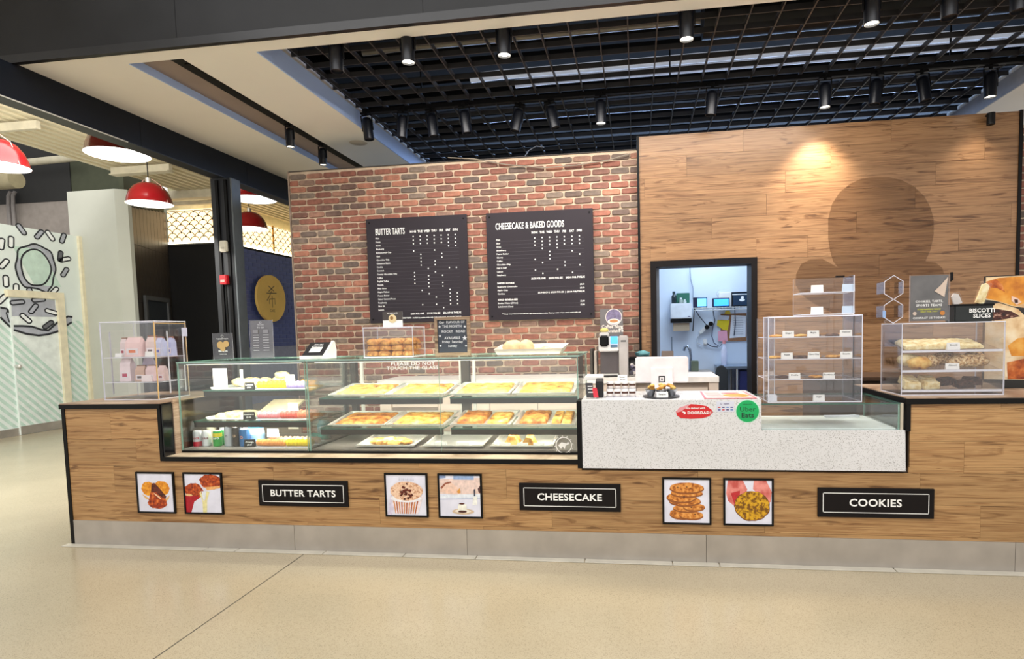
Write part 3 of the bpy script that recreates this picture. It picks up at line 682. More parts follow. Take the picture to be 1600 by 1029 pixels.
for j in range(38):
    y = KY+.12+(j % 2)*.15
    while y < 11.7:
        if (j*.095 > 1.3 and y > 8.4 and cnt < 290):
            o = bpy.data.objects.new('tile', tmsh); col.objects.link(o); o.parent = tw; o.location = Vector((KX, y, j*.095))-WL[tw]; cnt += 1
        y += .3
gs = thing('round_sign', 'round gold disc sign with dark characters on the navy tiles', 'sign', (KX+.02, 9.45, 1.95))
MB().cyl((KX+.10, 9.47, 2.5), .565, .06, 48, 'x').build('disc', mat((230, 192, 108), .38, .1, .08, 2, name='gold_leaf'), gs, smooth=40)
MB().cyl((KX+.012, 9.47, 2.5), .2, .09, 20, 'x').build('standoff', BLACK, gs, smooth=40)
gl = MB(); o3 = (KX+.16, 9.47, 2.5)
for pts in ([(-.12,.30),(.10,.18)], [(.12,.31),(-.12,.16)], [(-.2,.12),(.2,.14)], [(0,.18),(-.1,.04),(-.2,-.06)], [(-.1,-.02),(.12,0),(.12,-.14)], [(-.1,-.02),(-.1,-.14)], [(.01,.06),(.01,-.22)]):
    ribbon(gl, pts, .024, o3, XD, YD, .002, 0)
gl.text('CAFE', (KX+.16, 9.47, 2.2), .085, XD, YD, .002, 0, bold=.01)
gl.build('characters', mat((110, 96, 70), .5), gs)
# wall and ceiling above the kiosk
struct('wall_above_kiosk', MB().box(-9.8, KY+.3, 4.3, KX-.3, KY+.4, 6).box(KX-.4, KY+.3, 4.25, KX-.3, 14, 6), mat((214, 210, 176), .8, name='cream_wall'), 'pale cream wall above the kiosk')
struct('wall_end', box(-16, 13.8, 0, 3, 14, 6), mat((150, 150, 130), .8), 'far end wall of the hall')
# ribbed metal deck of the hall
DECK = mat((222, 212, 182), .6, 0, .05, 3, name='cream_deck')
hd = struct('ceiling_hall', box(-8.75, -2, 4.68, -4.03, 12, 4.72), DECK, 'cream ribbed metal deck of the hall')
rib = MB().prism([(-.055, 0), (.055, 0), (.035, -.07), (-.035, -.07)], 'y', 0, 14).mesh('rib', DECK, (0, 0, 0))
for i in range(28):
    o = bpy.data.objects.new('rib', rib); col.objects.link(o); o.parent = hd; o.location = Vector((-8.68+i*.17, -2, 4.68))-WL[hd]
OFFW = mat((214, 206, 184), .6)
struct('trim_6', MB().box(-8.43, 5.44, 4.46, -7.3, 5.52, 4.57).box(-8.43, 5.40, 4.44, -7.3, 5.56, 4.455), OFFW, 'cream steel channel across the hall deck')
struct('trim_7', MB().box(-9.3, 3.31, 4.47, -7.45, 3.37, 4.58), OFFW, 'cream cross channel nearer the counter')
struct('trim_8', MB().box(-9.8, 7.3, 4.46, -6.3, 7.5, 4.62).box(-9.8, 7.7, 4.42, -6.3, 7.78, 4.5), OFFW, 'cream channels above the scale screen')
one('round_pipe', MB().tube([(-14, 6.5, 5.06), (-10.2, 6.5, 5.15)], .07, 14), mat((176, 170, 150), .6), 'cream pipe running along the dark upper wall', 'pipe', smooth=40)
q = at(26, 280, Y=6.2)
one('duct_stub', MB().tube([(q.x-2.5, 6.2, q.z), (q.x-.06, 6.2, q.z), (q.x, 6.2, q.z)], .17, 18), mat((150, 140, 110), .6), 'short thick beige duct end by the dark wall', 'duct', smooth=40)
for dx in (0, .12):
    p = at(14+dx*60, 350, Y=6.85); one('conduit_bend', MB().tube([(p.x, 6.87, 3.0), (p.x, 6.87, 4.4), (p.x+.02, 6.87, 4.6), (p.x+.08, 6.87, 4.68)], .035, 10), mat((126, 120, 118), .5), ['left', 'right'][dx > 0]+' grey conduit bending at the top behind the mural', 'pipe', 'conduit pair behind the mural', smooth=40)
hk = at(28, 238, Y=6.5); one('pipe_hanger', MB().tube([(hk.x-.08, 6.395, hk.z-.2), (hk.x-.08, 6.395, hk.z-.05), (hk.x-.04, 6.395, hk.z+.02), (hk.x+.02, 6.395, hk.z), (hk.x+.04, 6.395, hk.z-.2)], .018, 8).tube([(hk.x-.03, 6.395, hk.z), (hk.x-.03, 6.395, hk.z+.25), (hk.x-.03, 6.94, hk.z+.25)], .008, 6), mat((176, 172, 164), .5), 'grey hooked pipe hanger below the hall deck', 'hanger', smooth=60)
# ---- dark column under the beam
cp = struct('wall_column', MB().box(-4.05, 2.2, 0, -3.82, 2.35, 3.324), mat((34, 36, 40), .5, 0, .15, 2, name='column_dark'), 'dark steel column under the beam')
box(-3.819, 2.205, 0, -3.80, 2.35, 3.32).build('column_lit_side', mat((104, 110, 114), .5), cp)  # paler colour stands for the light on this side of the column
MB().box(-3.985, 2.18, 0, -3.955, 2.2, 3.30).box(-3.88, 2.18, 0, -3.85, 2.2, 3.30).build('channel', BLACK, cp)
p = at(351, 385, Y=2.17); th = thing('wall_sensor', 'white sensor box high on the dark column', 'sensor', (p.x, 2.18, p.z-.07))
MB().box(p.x-.045, 2.135, p.z-.062, p.x+.04, 2.18, p.z+.062).build('housing', mat((228, 222, 204), .5), th, bevel=.01)
MB().box(p.x-.02, 2.133, p.z-.03, p.x+.02, 2.137, p.z-.01).build('label_plate', mat((206, 198, 180), .5), th)
p = at(352.5, 437, Y=2.17); th = thing('fire_alarm', 'red fire alarm call box on the dark column', 'fire alarm', (p.x, 2.18, p.z-.05))
MB().box(p.x-.04, 2.125, p.z-.052, p.x+.04, 2.18, p.z+.052).build('housing', mat((206, 24, 36), .4), th, bevel=.006)
MB().box(p.x-.025, 2.118, p.z-.03, p.x+.025, 2.126, p.z-.002).build('pull_handle', mat((240, 150, 140), .4), th)
one('sensor_conduit', MB().tube([(p.x, 2.17, .0), (p.x, 2.17, p.z-.055)], .009, 8), BLACK, 'thin black conduit below the red alarm', 'conduit', smooth=60)
# ---- red dome pendants
RED = mat((128, 10, 20), .22, 0, .08, 4, name='red_enamel')
pt = thing('pendant_lamp', '', 'pendant lamp', local=True, group='red dome pendant lamps')
prof = [(.0, .30), (.05, .30), (.12, .285), (.19, .24), (.245, .165), (.28, .075), (.292, .0), (.30, -.006)]
MB().lathe(prof, seg=36).build('shade', RED, pt, smooth=50)
MB().lathe([(.298, -.006), (.285, .004), (.0, .012)], seg=36).build('glowing_inside', mat((255, 250, 240), .6, emit=2.2, name='lamp_white'), pt)
MB().cyl((0, 0, .30), .035, .07, 14).build('cap', mat((196, 190, 180), .4, .5), pt, smooth=40)
MB().cyl((0, 0, .37), .007, .72, 8).build('cord', BLACK, pt, smooth=60)
for k in (0, 1):
    a_ = math.pi*k; MB().tube([(.06*math.cos(a_), 0, .35), (.2*math.cos(a_), 0, .25), (.30*math.cos(a_), 0, -.006)], .004, 6).build('stay', mat((206, 160, 150), .4), pt, smooth=60)
labs = ['red dome pendant lamp cut off by the left picture edge', 'large red dome pendant lamp nearest, half behind the navy beam', 'red dome pendant lamp above the pale pillar and boarded wall', 'red dome pendant lamp tucked under the beam right of the column', 'small far red dome pendant lamp in front of the scale screen']
for i, (px, py) in enumerate([(-5, 259), (184, 241), (234, 318), (397, 311), (391, 357)]):
    p = at(px, py, Z=3.55); o = pt if i == 0 else copy_tree(pt); o.location = p; o['label'] = labs[i]
# ================================================================== COUNTER
XL, XS, XQ, XR = -3.708, -2.875, 2.262, 4.3
ct = thing('service_counter', 'long oak clad bakery counter with steel kick plate and black edging', 'counter', (.3, .45, 0))
CORE = mat((60, 46, 34), .8)
MB().box(XL+.004, .012, 0, XS-.004, .88, 1.045).build('carcass', CORE, ct)
MB().box(XS-.004, .012, 0, .25, .88, .652).build('carcass', CORE, ct)
MB().box(.25, .012, 0, XQ+.02, .62, .64).build('carcass', CORE, ct)
MB().box(XQ+.02, .012, 0, XR, .88, 1.045).build('carcass', CORE, ct)
rows = [(.19, .212), (.212, .412), (.412, .612), (.612, .652), (.652, .812), (.812, 1.012), (1.012, 1.046)]
seams = [[-3.2, -1.75, -.45, .9, 1.75, 3.3], [-2.6, -1.2, .03, 1.42, 2.7], [-3.3, -2.0, -.28, 1.0, 2.35, 3.6], [-2.45, -.9, .5, 2.6], [-3.1, 2.6], [-3.3, 3.1], [-3.0, 2.8]]
for (z0, z1), sm in zip(rows, seams):
    spans = [(XL+.028, XR)] if z1 <= .64 else ([(XL+.028, .24), (XQ+.02, XR)] if z1 < .66 else [(XL+.028, XS-.024), (XQ+.025, XR)])
    for s0, s1 in spans:
        cuts = [s0]+[c for c in sm if s0+.05 < c < s1-.05]+[s1]
        for p, q in zip(cuts, cuts[1:]): box(p+.0006, 0, z0+.0006, q-.0006, .012, z1-.0006).build('plank', WOOD_F, ct)
kp = [XL+.028, -1.86, -.57, 1.05, 2.9, XR]
for p, q in zip(kp, kp[1:]): box(p+.0012, -.004, .006, q-.0012, .008, .19).build('kick_plate', STEEL, ct)
def bar(*a): return MB().box(*a).build('edge_trim', BLACK, ct)
bar(XL, -.006, 0, XL+.028, .88, 1.05); bar(XL-.012, -.012, 1.045, XS, .89, 1.08)
bar(XS-.025, -.006, .652, XS, .15, 1.046); bar(XS, -.008, .652, .236, .004, .684); bar(.214, -.012, .628, .247, .16, 1.078)
bar(XQ+.002, -.008, .878, XQ+.026, .5, 1.05); bar(XQ-.004, -.012, 1.045, XR, .89, 1.08)
box(XL-.008, -.008, 1.08, XS-.002, .885, 1.086).build('counter_top', WOOD_T, ct)
box(XQ, -.008, 1.08, XR, .885, 1.086).build('counter_top', WOOD_T, ct)
box(XS, .004, .66, .214, .155, .684).build('ledge', wood('pale_ledge', [(.3, lin((206, 180, 150))), (.7, lin((236, 216, 188)))]), ct)
box(XS, .0, .684, XS+.012, .16, 1.07).build('recess_panel', mat((20, 20, 24), .15), ct)
# ---- name signs
FR = [(-2.116, .3325, 'BUTTER TARTS'), (-.19, .335, 'CHEESECAKE'), (1.7425, .3285, 'COOKIES')]
for x, z, t in FR:
    s = thing('name_sign', 'black plaque on the counter front reading %s' % t, 'sign', (x+.343, -.008, z), group='name plaques on the counter front')
    pl = MB().box(x, -.014, z, x+.6866, -.0002, z+.188).build('plaque', mat((18, 13, 14), .5, spec=.2, name='plaque_black'), s, bevel=.0015, seg=1)
    pr = MB(); g = .03; i0 = (x+g, z+g); i1 = (x+.6866-g, z+.188-g); wd = .0045
    for r in ((i0[0], i0[1], i1[0], i0[1]+wd), (i0[0], i1[1]-wd, i1[0], i1[1]), (i0[0], i0[1], i0[0]+wd, i1[1]), (i1[0]-wd, i0[1], i1[0], i1[1])):
        pr.flat([(r[0], r[1]), (r[2], r[1]), (r[2], r[3]), (r[0], r[3])], (0, -.014, 0), lift=.0008)
    pr.text(t, (x+.3433, -.014, z+.0935), .066, lift=.0008, bold=.022, sx=1.08, res=3)
    pr.build('lettering', PAPER, pl)
# ---- food pictures
def picture(x, z, label, fn):
    s = thing('framed_picture', label, 'picture', (x+.157, -.006, z), group='square food pictures on the counter front')
    w_ = .314; h_ = .311
    MB().box(x, -.014, z, x+w_, -.0002, z+.012).box(x, -.014, z+h_-.012, x+w_, -.0002, z+h_).box(x, -.014, z+.012, x+.012, -.0002, z+h_-.012).box(x+w_-.012, -.014, z+.012, x+w_, -.0002, z+h_-.012).build('frame', BLACK, s)
    sheet = MB().box(x+.011, -.009, z+.011, x+w_-.011, -.0004, z+h_-.011).build('sheet', mat((226, 226, 240), .35, name='print_white'), s)
    pr = MB(); mats = []; st_ = [0]
    def P(c, pts, m=None):
        mm = m or mat(c, .35, var=.16, scale=40)
        if mm not in mats: mats.append(mm)
        st_[0] += 1
        q = ccw([(min(1, max(0, a)), min(1, max(0, b))) for a, b in pts]); q2 = [p for i, p in enumerate(q) if p != q[i-1]]
        if len(q2) > 2: pr.flat([(x+.012+a*(w_-.024), z+.012+b*(h_-.024)) for a, b in q2], (0, -.009, 0), lift=.0002+.00012*st_[0], mi=mats.index(mm))
    fn(P); pr.build('print', mats, sheet)
BK = lambda a, b: None
PB_Y = baked('print_golden', [(.35, (206, 120, 24)), (.6, (238, 160, 40)), (.75, (250, 190, 80))], .4, 60, 0)
PB_R = baked('print_caramel', [(.35, (110, 26, 8)), (.55, (190, 74, 22)), (.72, (230, 130, 60))], .4, 50, 0)
PB_C = baked('print_cookie', [(.35, (150, 78, 24)), (.5, (214, 134, 56)), (.7, (238, 176, 96))], .4, 50, 0)
PB_G = baked('print_crackle', [(.42, (120, 76, 10)), (.5, (204, 150, 24)), (.7, (226, 176, 40))], .4, 50, 0)
PB_P = baked('print_cake', [(.35, (196, 140, 106)), (.5, (236, 196, 164)), (.7, (246, 216, 190))], .4, 90, 0)
PB_D = baked('print_chocolate', [(.4, (60, 14, 8)), (.6, (112, 40, 24))], .4, 60, 0)
PB_S = baked('print_skin', [(.35, (196, 84, 76)), (.6, (236, 150, 140))], .4, 14, 0)
def jag(cx, cy, rx, ry, n, j, seed, a0=0, a1=2*math.pi):
    rn = random.Random(seed); return [(cx+rx*(1+rn.uniform(-j, j))*math.cos(a0+(a1-a0)*i/n), cy+ry*(1+rn.uniform(-j, j))*math.sin(a0+(a1-a0)*i/n)) for i in range(n)]
def pic1(P):
    P(0, jag(.3, .6, .2, .19, 22, .06, 1), PB_Y); P(0, jag(.68, .62, .22, .19, 22, .06, 2), PB_Y)
    P((226, 178, 120), [(.1, .46), (.28, .36), (.34, .28), (.2, .34)]); P((226, 178, 120), [(.72, .3), (.9, .44), (.86, .34), (.78, .26)])
    P(0, [(.4, .72), (.48, .76), (.62, .62), (.8, .4), (.76, .32), (.5, .36), (.34, .3), (.36, .46)], PB_D)
    P(0, jag(.54, .24, .27, .17, 26, .1, 3), PB_R); P(0, [(.34, .5), (.5, .52), (.66, .38), (.7, .26), (.4, .2), (.3, .3)], PB_R)
    P((246, 200, 160), [(.45, .5), (.6, .4), (.66, .33), (.62, .33), (.46, .46)]); P((150, 40, 10), jag(.55, .14, .16, .03, 16, .2, 5))
def pic2(P):
    P(0, jag(.24, .56, .26, .2, 24, .1, 6), PB_R); P(0, jag(.74, .8, .32, .2, 24, .1, 7), PB_R); P((240, 190, 130), jag(.1, .44, .12, .05, 14, .3, 8)); P((238, 176, 110), [(.56, .66), (.98, .7), (.98, .64), (.62, .58)])
    P((172, 12, 34), [(0, 0), (.14, 0), (.24, .28), (.4, .38), (.34, .44), (.1, .42), (.0, .44)])
    P((232, 222, 160), [(.47, .0), (.58, .0), (.6, .3), (.68, .54), (.6, .56), (.55, .34), (.5, .3), (.44, .56), (.4, .5), (.47, .3)]); P((232, 236, 246), [(.5, .34), (.55, .36), (.58, .54), (.46, .56)])
def pic3(P):
    P((214, 206, 226), [(0, .0), (.12, .0), (.3, .5), (.1, .5)])
    for i in range(8): P((206, 206, 222), [(.32+i*.05, .86), (.34+i*.05, .95), (.36+i*.05, .86)])
    P((236, 222, 226), [(.09, .46), (.93, .48), (.78, .04), (.24, .04)])
    for i in range(10): P((176, 92, 44) if i % 2 else (210, 140, 84), [(.16+i*.068, .38), (.195+i*.068, .38), (.235+i*.054, .04), (.21+i*.054, .04)])
    P((244, 238, 244), jag(.5, .42, .40, .1, 30, .04, 9)); P(0, jag(.51, .6, .41, .24, 34, .03, 10), PB_P)
    rn = random.Random(4)
    for i in range(26):
        a_, b_ = rn.gauss(.48, .09), rn.gauss(.58, .09); P(0, jag(a_, b_, .035, .03, 7, .4, i), PB_D)
    for i in range(30): a_, b_ = rn.uniform(.16, .86), rn.uniform(.42, .78); P((120, 60, 44), jag(a_, b_, .009, .007, 5, .3, i))
def pic4(P):
    P((232, 206, 196), [(0, .55), (1, .5), (1, .95), (0, .9)]); P((150, 176, 216), [(.35, .9), (.85, .9), (.85, 1), (.35, 1)]); P((130, 150, 190), [(0, .92), (.16, .94), (.16, 1), (0, 1)])
    P((236, 200, 180), [(.0, .6), (.1, .78), (.28, .84), (.44, .7), (.5, .56), (.2, .56)]); P((150, 86, 66), [(.02, .7), (.14, .82), (.28, .85), (.3, .82), (.16, .78), (.05, .66)])
    P((214, 150, 70), [(.42, .6), (.5, .7), (.52, .58), (.46, .56)]); P((226, 232, 244), [(0, .44), (1, .47), (1, .56), (0, .52)]); P((196, 206, 228), [(0, .4), (1, .44), (1, .455), (0, .42)])
    P((60, 60, 76), [(.84, .5), (.88, .5), (.88, .68), (.84, .66)]); P((90, 60, 60), [(.96, .58), (1, .58), (1, .76), (.94, .68)]); P((240, 240, 232), [(.8, .28), (.92, .3), (.92, .5), (.82, .48)])
    P((206, 180, 150), jag(.56, .12, .27, .07, 24, .03, 11)); P((238, 228, 214), jag(.56, .13, .2, .045, 24, .03, 12)); P((70, 30, 24), jag(.55, .12, .11, .03, 18, .05, 13)); P((244, 240, 226), [(.44, .15), (.66, .15), (.65, .3), (.45, .3)]); P((90, 40, 34), jag(.54, .31, .07, .02, 14, .1, 14))
def pic5(P):
    for i, (cx, cy, rx, ry) in enumerate([(.4, .2, .29, .13), (.6, .17, .27, .1), (.5, .33, .3, .09), (.66, .36, .24, .09), (.46, .5, .35, .12), (.38, .58, .33, .12), (.5, .68, .36, .09), (.5, .8, .38, .13)]):
        P((146, 84, 40), jag(cx, cy-.015, rx, ry, 26, .03, 20+i)); P(0, jag(cx, cy+.012, rx*.98, ry*.9, 26, .03, 20+i), PB_C)
    for a_, b_ in ((.3, .82), (.5, .83), (.58, .8), (.44, .6), (.6, .36), (.68, .2)): P((70, 34, 20), jag(a_, b_, .025, .014, 7, .3, 3))
def pic6(P):
    P(0, [(.06, 1), (.38, 1), (.48, .78), (.3, .5), (.2, .4), (.06, .52), (.02, .7)], PB_S); P(0, [(.62, 1), (.88, 1), (1, .74), (.98, .52), (.9, .44), (.6, .8)], PB_S); P((190, 44, 50), [(.12, .7), (.32, .76), (.3, .5), (.2, .44)])
    P((120, 66, 20), jag(.58, .41, .385, .345, 36, .03, 31)); P(0, jag(.58, .42, .37, .33, 36, .025, 31), PB_G)
    rn = random.Random(5)
    for i in range(26):
        a_, b_ = rn.uniform(.32, .84), rn.uniform(.2, .64); t = rn.uniform(0, 3.1); l = rn.uniform(.04, .1); c_, s_ = math.cos(t), math.sin(t)
        P((120, 76, 12), [(a_-l*c_, b_-l*s_), (a_+.008*s_, b_-.008*c_), (a_+l*c_, b_+l*s_), (a_-.008*s_, b_+.008*c_)])
picture(-3.110, .26, 'framed picture of a split butter tart oozing dark filling', pic1)
picture(-2.7203, .26, 'framed picture of syrup dripping from a torn tart', pic2)
picture(-1.1537, .2707, 'framed picture of a cheesecake cup with chocolate crumbs', pic3)
picture(-.7647, .2707, 'framed picture of a small cheesecake on a saucer', pic4)
picture(.7691, .2601, 'framed picture of a stack of cookies', pic5)
picture(1.1599, .2601, 'framed picture of two hands holding a crackled cookie', pic6)
# ---- quartz till counter
QF = -.02
qc = thing('quartz_counter', 'speckled white quartz till counter stepping down to the right', 'counter', (1.25, .25, .63))
MB().prism([(.249, .632), (2.258, .628), (2.252, .884), (1.396, .884), (1.396, 1.082), (.249, 1.086)], 'y', QF, .012).build('front_slab', QUARTZ, qc)
MB().box(.249, .0125, 1.058, 1.396, .53, 1.086).build('till_top', QUARTZ, qc); MB().box(1.372, .013, .884, 1.396, .53, 1.058).build('end_panel', QUARTZ, qc)
MB().box(1.397, .0125, .86, 2.256, .6, .884).build('lower_top', QUARTZ, qc)
for x in (.3, 1.3): MB().box(x, .02, .645, x+.04, .5, 1.058).build('support', CORE, qc)
for x in (1.5, 2.15): MB().box(x, .02, .645, x+.04, .5, .859).build('support', CORE, qc)
# stickers
s = thing('delivery_sticker', 'torn red lips shaped DOORDASH delivery sticker on the quartz front', 'sticker', (.983, QF, .958), group='stickers on the quartz front')
pts = [at(x, y, Y=QF-.001) for x, y in [(1056,643),(1062,637),(1072,634),(1080,631),(1092,632),(1104,634),(1112,640),(1114,644),(1108,650),(1098,653),(1080,654),(1064,653),(1058,649)]]
MB().prism([(p.x, p.z) for p in pts], 'y', QF-.0015, QF-.0002).build('red_sheet', mat((206, 34, 38), .4), s)
pr = MB(); pr.text('DOORDASH', (1.01, QF-.0016, .999), .026, bold=.03, sx=1.0, res=2); pr.text('We deliver with', (.985, QF-.0016, 1.030), .018, bold=.02)
pr.flat(ccw([(.899, 1.008), (.915, 1.009), (.925, 1.003), (.925, .996), (.916, .990), (.908, .991), (.915, .998)]), (0, QF-.0016, 0), lift=.0006)
pr.build('lettering', PAPER, s)
MB().prism([(pts[1].x-.006, pts[1].z), (pts[2].x, pts[2].z+.004), (pts[3].x, pts[3].z+.001), (pts[1].x+.01, pts[1].z-.022), (pts[0].x, pts[0].z-.006)], 'y', QF-.003, QF-.0017).build('peeled_edge', mat((226, 150, 156), .4), s)
s = thing('payment_sticker', 'small pale payment sticker with rows of coloured card marks', 'sticker', (1.174, QF, 1.005), group='stickers on the quartz front')
MB().box(1.118, QF-.0014, 1.005, 1.228, QF-.0002, 1.072).build('sheet', mat((214, 216, 230), .4), s)
pr = MB(); cl = [(80, 80, 150), (200, 60, 60), (60, 40, 110), (90, 130, 190)]
for j in range(2):
    for i in range(4): pr.flat([(1.127+i*.026, 1.015+j*.016), (1.143+i*.026, 1.015+j*.016), (1.143+i*.026, 1.022+j*.016), (1.127+i*.026, 1.022+j*.016)], (0, QF-.0014, 0), lift=.0006, mi=(i+j) % 4)
pr.text('Square', (1.18, QF-.0014, 1.057), .012, mi=2, bold=.02); ringf(pr, 1.147, 1.057, .004, .006, (0, QF-.0014, 0), lift=.0006, mi=2)
pr.build('card_marks', [mat(c, .4) for c in cl], s)
cc = at(1168, 642, Y=QF); s = thing('delivery_sticker', 'round green Uber Eats sticker on the quartz front', 'sticker', (cc.x, QF, cc.z-.08), group='stickers on the quartz front')
MB().cyl((cc.x, QF-.0002, cc.z), .0745, -.0012, 40, 'y').build('white_ring', mat((190, 236, 214), .4), s)
MB().cyl((cc.x, QF-.0014, cc.z), .070, -.001, 40, 'y').build('green_disc', mat((6, 168, 92), .4), s)
pr = MB(); pr.text('Uber', (cc.x, QF-.0025, cc.z+.012), .044, bold=.005, sx=1.05); pr.text('Eats', (cc.x, QF-.0025, cc.z-.027), .044, bold=.022, sx=1.05); pr.text('ORDER WITH', (cc.x, QF-.0025, cc.z+.044), .009)
pr.build('lettering', mat((10, 56, 40), .5), s)

# ================================================================== DISPLAY CASES
GF, GB, GT = .155, .87, 1.378
def pane(parent, name, *a, m=GLASS, e=EDGE_GREEN): return MB().pane(*a).build(name, [m, e], parent)
def shelf(parent, x0, x1, y0, y1, z):
    s = MB().pane(x0, y0, z-.01, x1, y1, z).build('glass_shelf', [GLASS2, EDGE_DARK], parent)
    rl = MB().box(x0+.002, y0+.004, z-.05, x1-.002, y0+.03, z-.0105).build('shelf_rail', mat((52, 46, 42), .4, .3, name='bronze_rail'), parent)
    MB().box(x0+.03, y0+.032, z-.03, x1-.03, y0+.05, z-.022).build('light_strip', mat((255, 240, 214), .5, emit=3, name='led_strip'), rl)
    return s
LC0, LC1 = -2.852, -1.812
lc = thing('display_case', 'shorter left glass display case with drinks cans and sweets', 'display case', ((LC0+LC1)/2, .5, .684), group='glass display cases')
MB().box(LC0, GF-.003, .6845, LC1, GB, .70).build('base', BLACK, lc); MB().box(LC0+.01, GF+.01, .70, LC1-.01, GB-.01, .712).build('deck', mat((150, 144, 138), .4), lc)
pane(lc, 'front_glass', LC0, GF, .70, LC1, GF+.008, GT-.010); pane(lc, 'side_glass', LC0, GF+.0085, .70, LC0+.008, GB, GT-.010); pane(lc, 'side_glass', LC1-.008, GF+.0085, .70, LC1, GB, GT-.010)
pane(lc, 'top_glass', LC0-.002, GF-.004, GT-.010, LC1+.002, GB, GT, m=GLASS2)
LZ = [1.148, .914]
shelf(lc, LC0+.09, LC1-.03, .30, GB-.06, LZ[0]); shelf(lc, LC0+.04, LC1-.02, .24, GB-.06, LZ[1])
MB().box(LC0+.012, GB-.05, .712, LC0+.04, GB-.01, GT-.012).box(LC1-.06, GB-.05, .712, LC1-.03, GB-.01, GT-.012).build('post', mat((92, 90, 86), .4, .4), lc)
ls = MB().box(LC0+.01, GF+.012, GT-.021, LC1-.01, GF+.05, GT-.011).build('lamp_channel', mat((84, 86, 80), .4, .3), lc); MB().box(LC0+.05, GF+.035, GT-.024, LC1-.05, GF+.048, GT-.0215).build('light_strip', mat((255, 240, 214), .5, emit=3, name='led_strip'), ls)
box(LC0-.018, .1, .684, LC0-.004, .16, 1.10).build('wood_post', WOOD_T, lc)
area('left_case_led', ((LC0+LC1)/2, GF+.08, GT-.035), ((LC0+LC1)/2, GF+.35, 1.0), .9, .03, 4.5, (1, .93, .8))
area('left_case_led_low', ((LC0+LC1)/2, .34, LZ[0]-.035), ((LC0+LC1)/2, .5, .9), .85, .02, 2.4, (1, .93, .8))
area('left_case_led_low', ((LC0+LC1)/2, .28, LZ[1]-.035), ((LC0+LC1)/2, .45, .7), .85, .02, 2.4, (1, .93, .8))
RC0, RC1 = -1.800, .2125
rc = thing('display_case', 'long right glass display case holding baking trays on two tiers', 'display case', ((RC0+RC1)/2, .5, .684), group='glass display cases')
MB().box(RC0, GF-.003, .6845, RC1, GB, .70).build('base', BLACK, rc); MB().box(RC0+.01, GF+.01, .70, RC1-.01, GB-.01, .712).build('deck', mat((112, 106, 102), .4, .3), rc)
pane(rc, 'front_glass', RC0, GF, .70, -.7865, GF+.008, GT-.010); pane(rc, 'front_glass', -.7845, GF, .70, RC1, GF+.008, GT-.010)
pane(rc, 'side_glass', RC0, GF+.0085, .70, RC0+.008, GB, GT-.010); pane(rc, 'side_glass', RC1-.008, GF+.0085, .70, RC1, GB, GT-.010)
pane(rc, 'top_glass', RC0-.002, GF-.004, GT-.010, RC1+.012, GB, GT, m=GLASS2)
RZ = [1.085, .858]
for z in RZ: shelf(rc, RC0+.04, -.80, .24, GB-.06, z); shelf(rc, -.74, RC1-.012, .24, GB-.06, z)
for x0, x1 in ((-1.79, -1.745), (-.825, -.755), (RC1-.06, RC1-.03)):
    MB().box(x0, GB-.06, .712, x1, GB-.01, GT-.012).build('post', mat((58, 50, 44), .5, .3, .4, 12), rc)
for x in (-1.72, -.735, -.85): MB().box(x, GB-.03, .712, x+.022, GB-.005, GT-.012).build('door_channel', mat((214, 208, 202), .4), rc)
ls = MB().box(RC0+.01, GF+.012, GT-.021, RC1-.01, GF+.05, GT-.011).build('lamp_channel', mat((84, 80, 72), .4, .3), rc); MB().box(RC0+.05, GF+.035, GT-.024, RC1-.05, GF+.048, GT-.0215).build('light_strip', mat((255, 240, 214), .5, emit=3, name='led_strip'), ls)
for x in (-1.29, -.28):
    area('right_case_led', (x, GF+.08, GT-.035), (x, GF+.34, 1.0), .9, .03, 4.6, (1, .92, .78))
    area('right_case_led_low', (x, .29, RZ[0]-.035), (x, .47, .86), .88, .02, 2.4, (1, .92, .78)); area('right_case_led_low', (x, .29, RZ[1]-.035), (x, .45, .7), .88, .02, 2.4, (1, .92, .78))
gt = MB(); p = at(645, 568, Y=GF); gt.text('PLEASE DO NOT', (p.x, GF, p.z), .034, sx=1.25, bold=.02, lift=.0015); gt.text('TOUCH THE GLASS', (p.x-.005, GF, p.z-.031), .034, sx=1.25, bold=.02, lift=.0015)
gt.build('glass_lettering', PAPER, rc)
p = at(881, 695, Y=GF); dc = MB(); ringf(dc, 0, 0, .052, .058, (p.x, GF, p.z), lift=.0015)
for i in range(12):
    t = math.radians(30*i+8); dc.flat(ccw([(.062*math.cos(t-.08), .062*math.sin(t-.08)), (.07*math.cos(t), .07*math.sin(t)), (.062*math.cos(t+.08), .062*math.sin(t+.08))]), (p.x, GF, p.z), lift=.0015)
dc.flat(ccw([(-.04, .0), (-.015, .02), (.02, .012), (.03, .024), (.04, .01), (.012, -.005), (.006, -.03), (-.008, -.008), (-.02, -.028)]), (p.x, GF, p.z), lift=.0015)
dc.build('round_decal', PAPER, rc)
# ---- low glass case on the stepped quartz
lw = thing('low_glass_case', 'low empty glass case on the lower quartz ledge', 'display case', (1.82, .3, .884))
pane(lw, 'front_glass', 1.40, .012, .8845, 2.232, .02, 1.043); pane(lw, 'side_glass', 2.224, .0205, .8845, 2.232, .585, 1.043); pane(lw, 'top_glass', 1.398, .01, 1.0435, 2.236, .588, 1.0525, e=EDGE_DARK)
MB().box(2.236, .01, .8845, 2.252, .03, 1.05).build('post', mat((200, 190, 170), .4), lw)
MB().box(1.41, .03, .8845, 2.215, .57, .892).build('liner', mat((244, 247, 245), .4), lw)
tg = thing('serving_tongs', 'clear serving tongs lying in the low glass case', 'tongs', (1.95, .35, .894))
q = at(1312, 650, Z=.90); 
MB().tube([(q.x-.1, q.y+.02, .9), (q.x+.06, q.y+.01, .903), (q.x+.1, q.y+.03, .903)], .006, 8).build('arm', EDGE_CLEAR, tg, smooth=60)
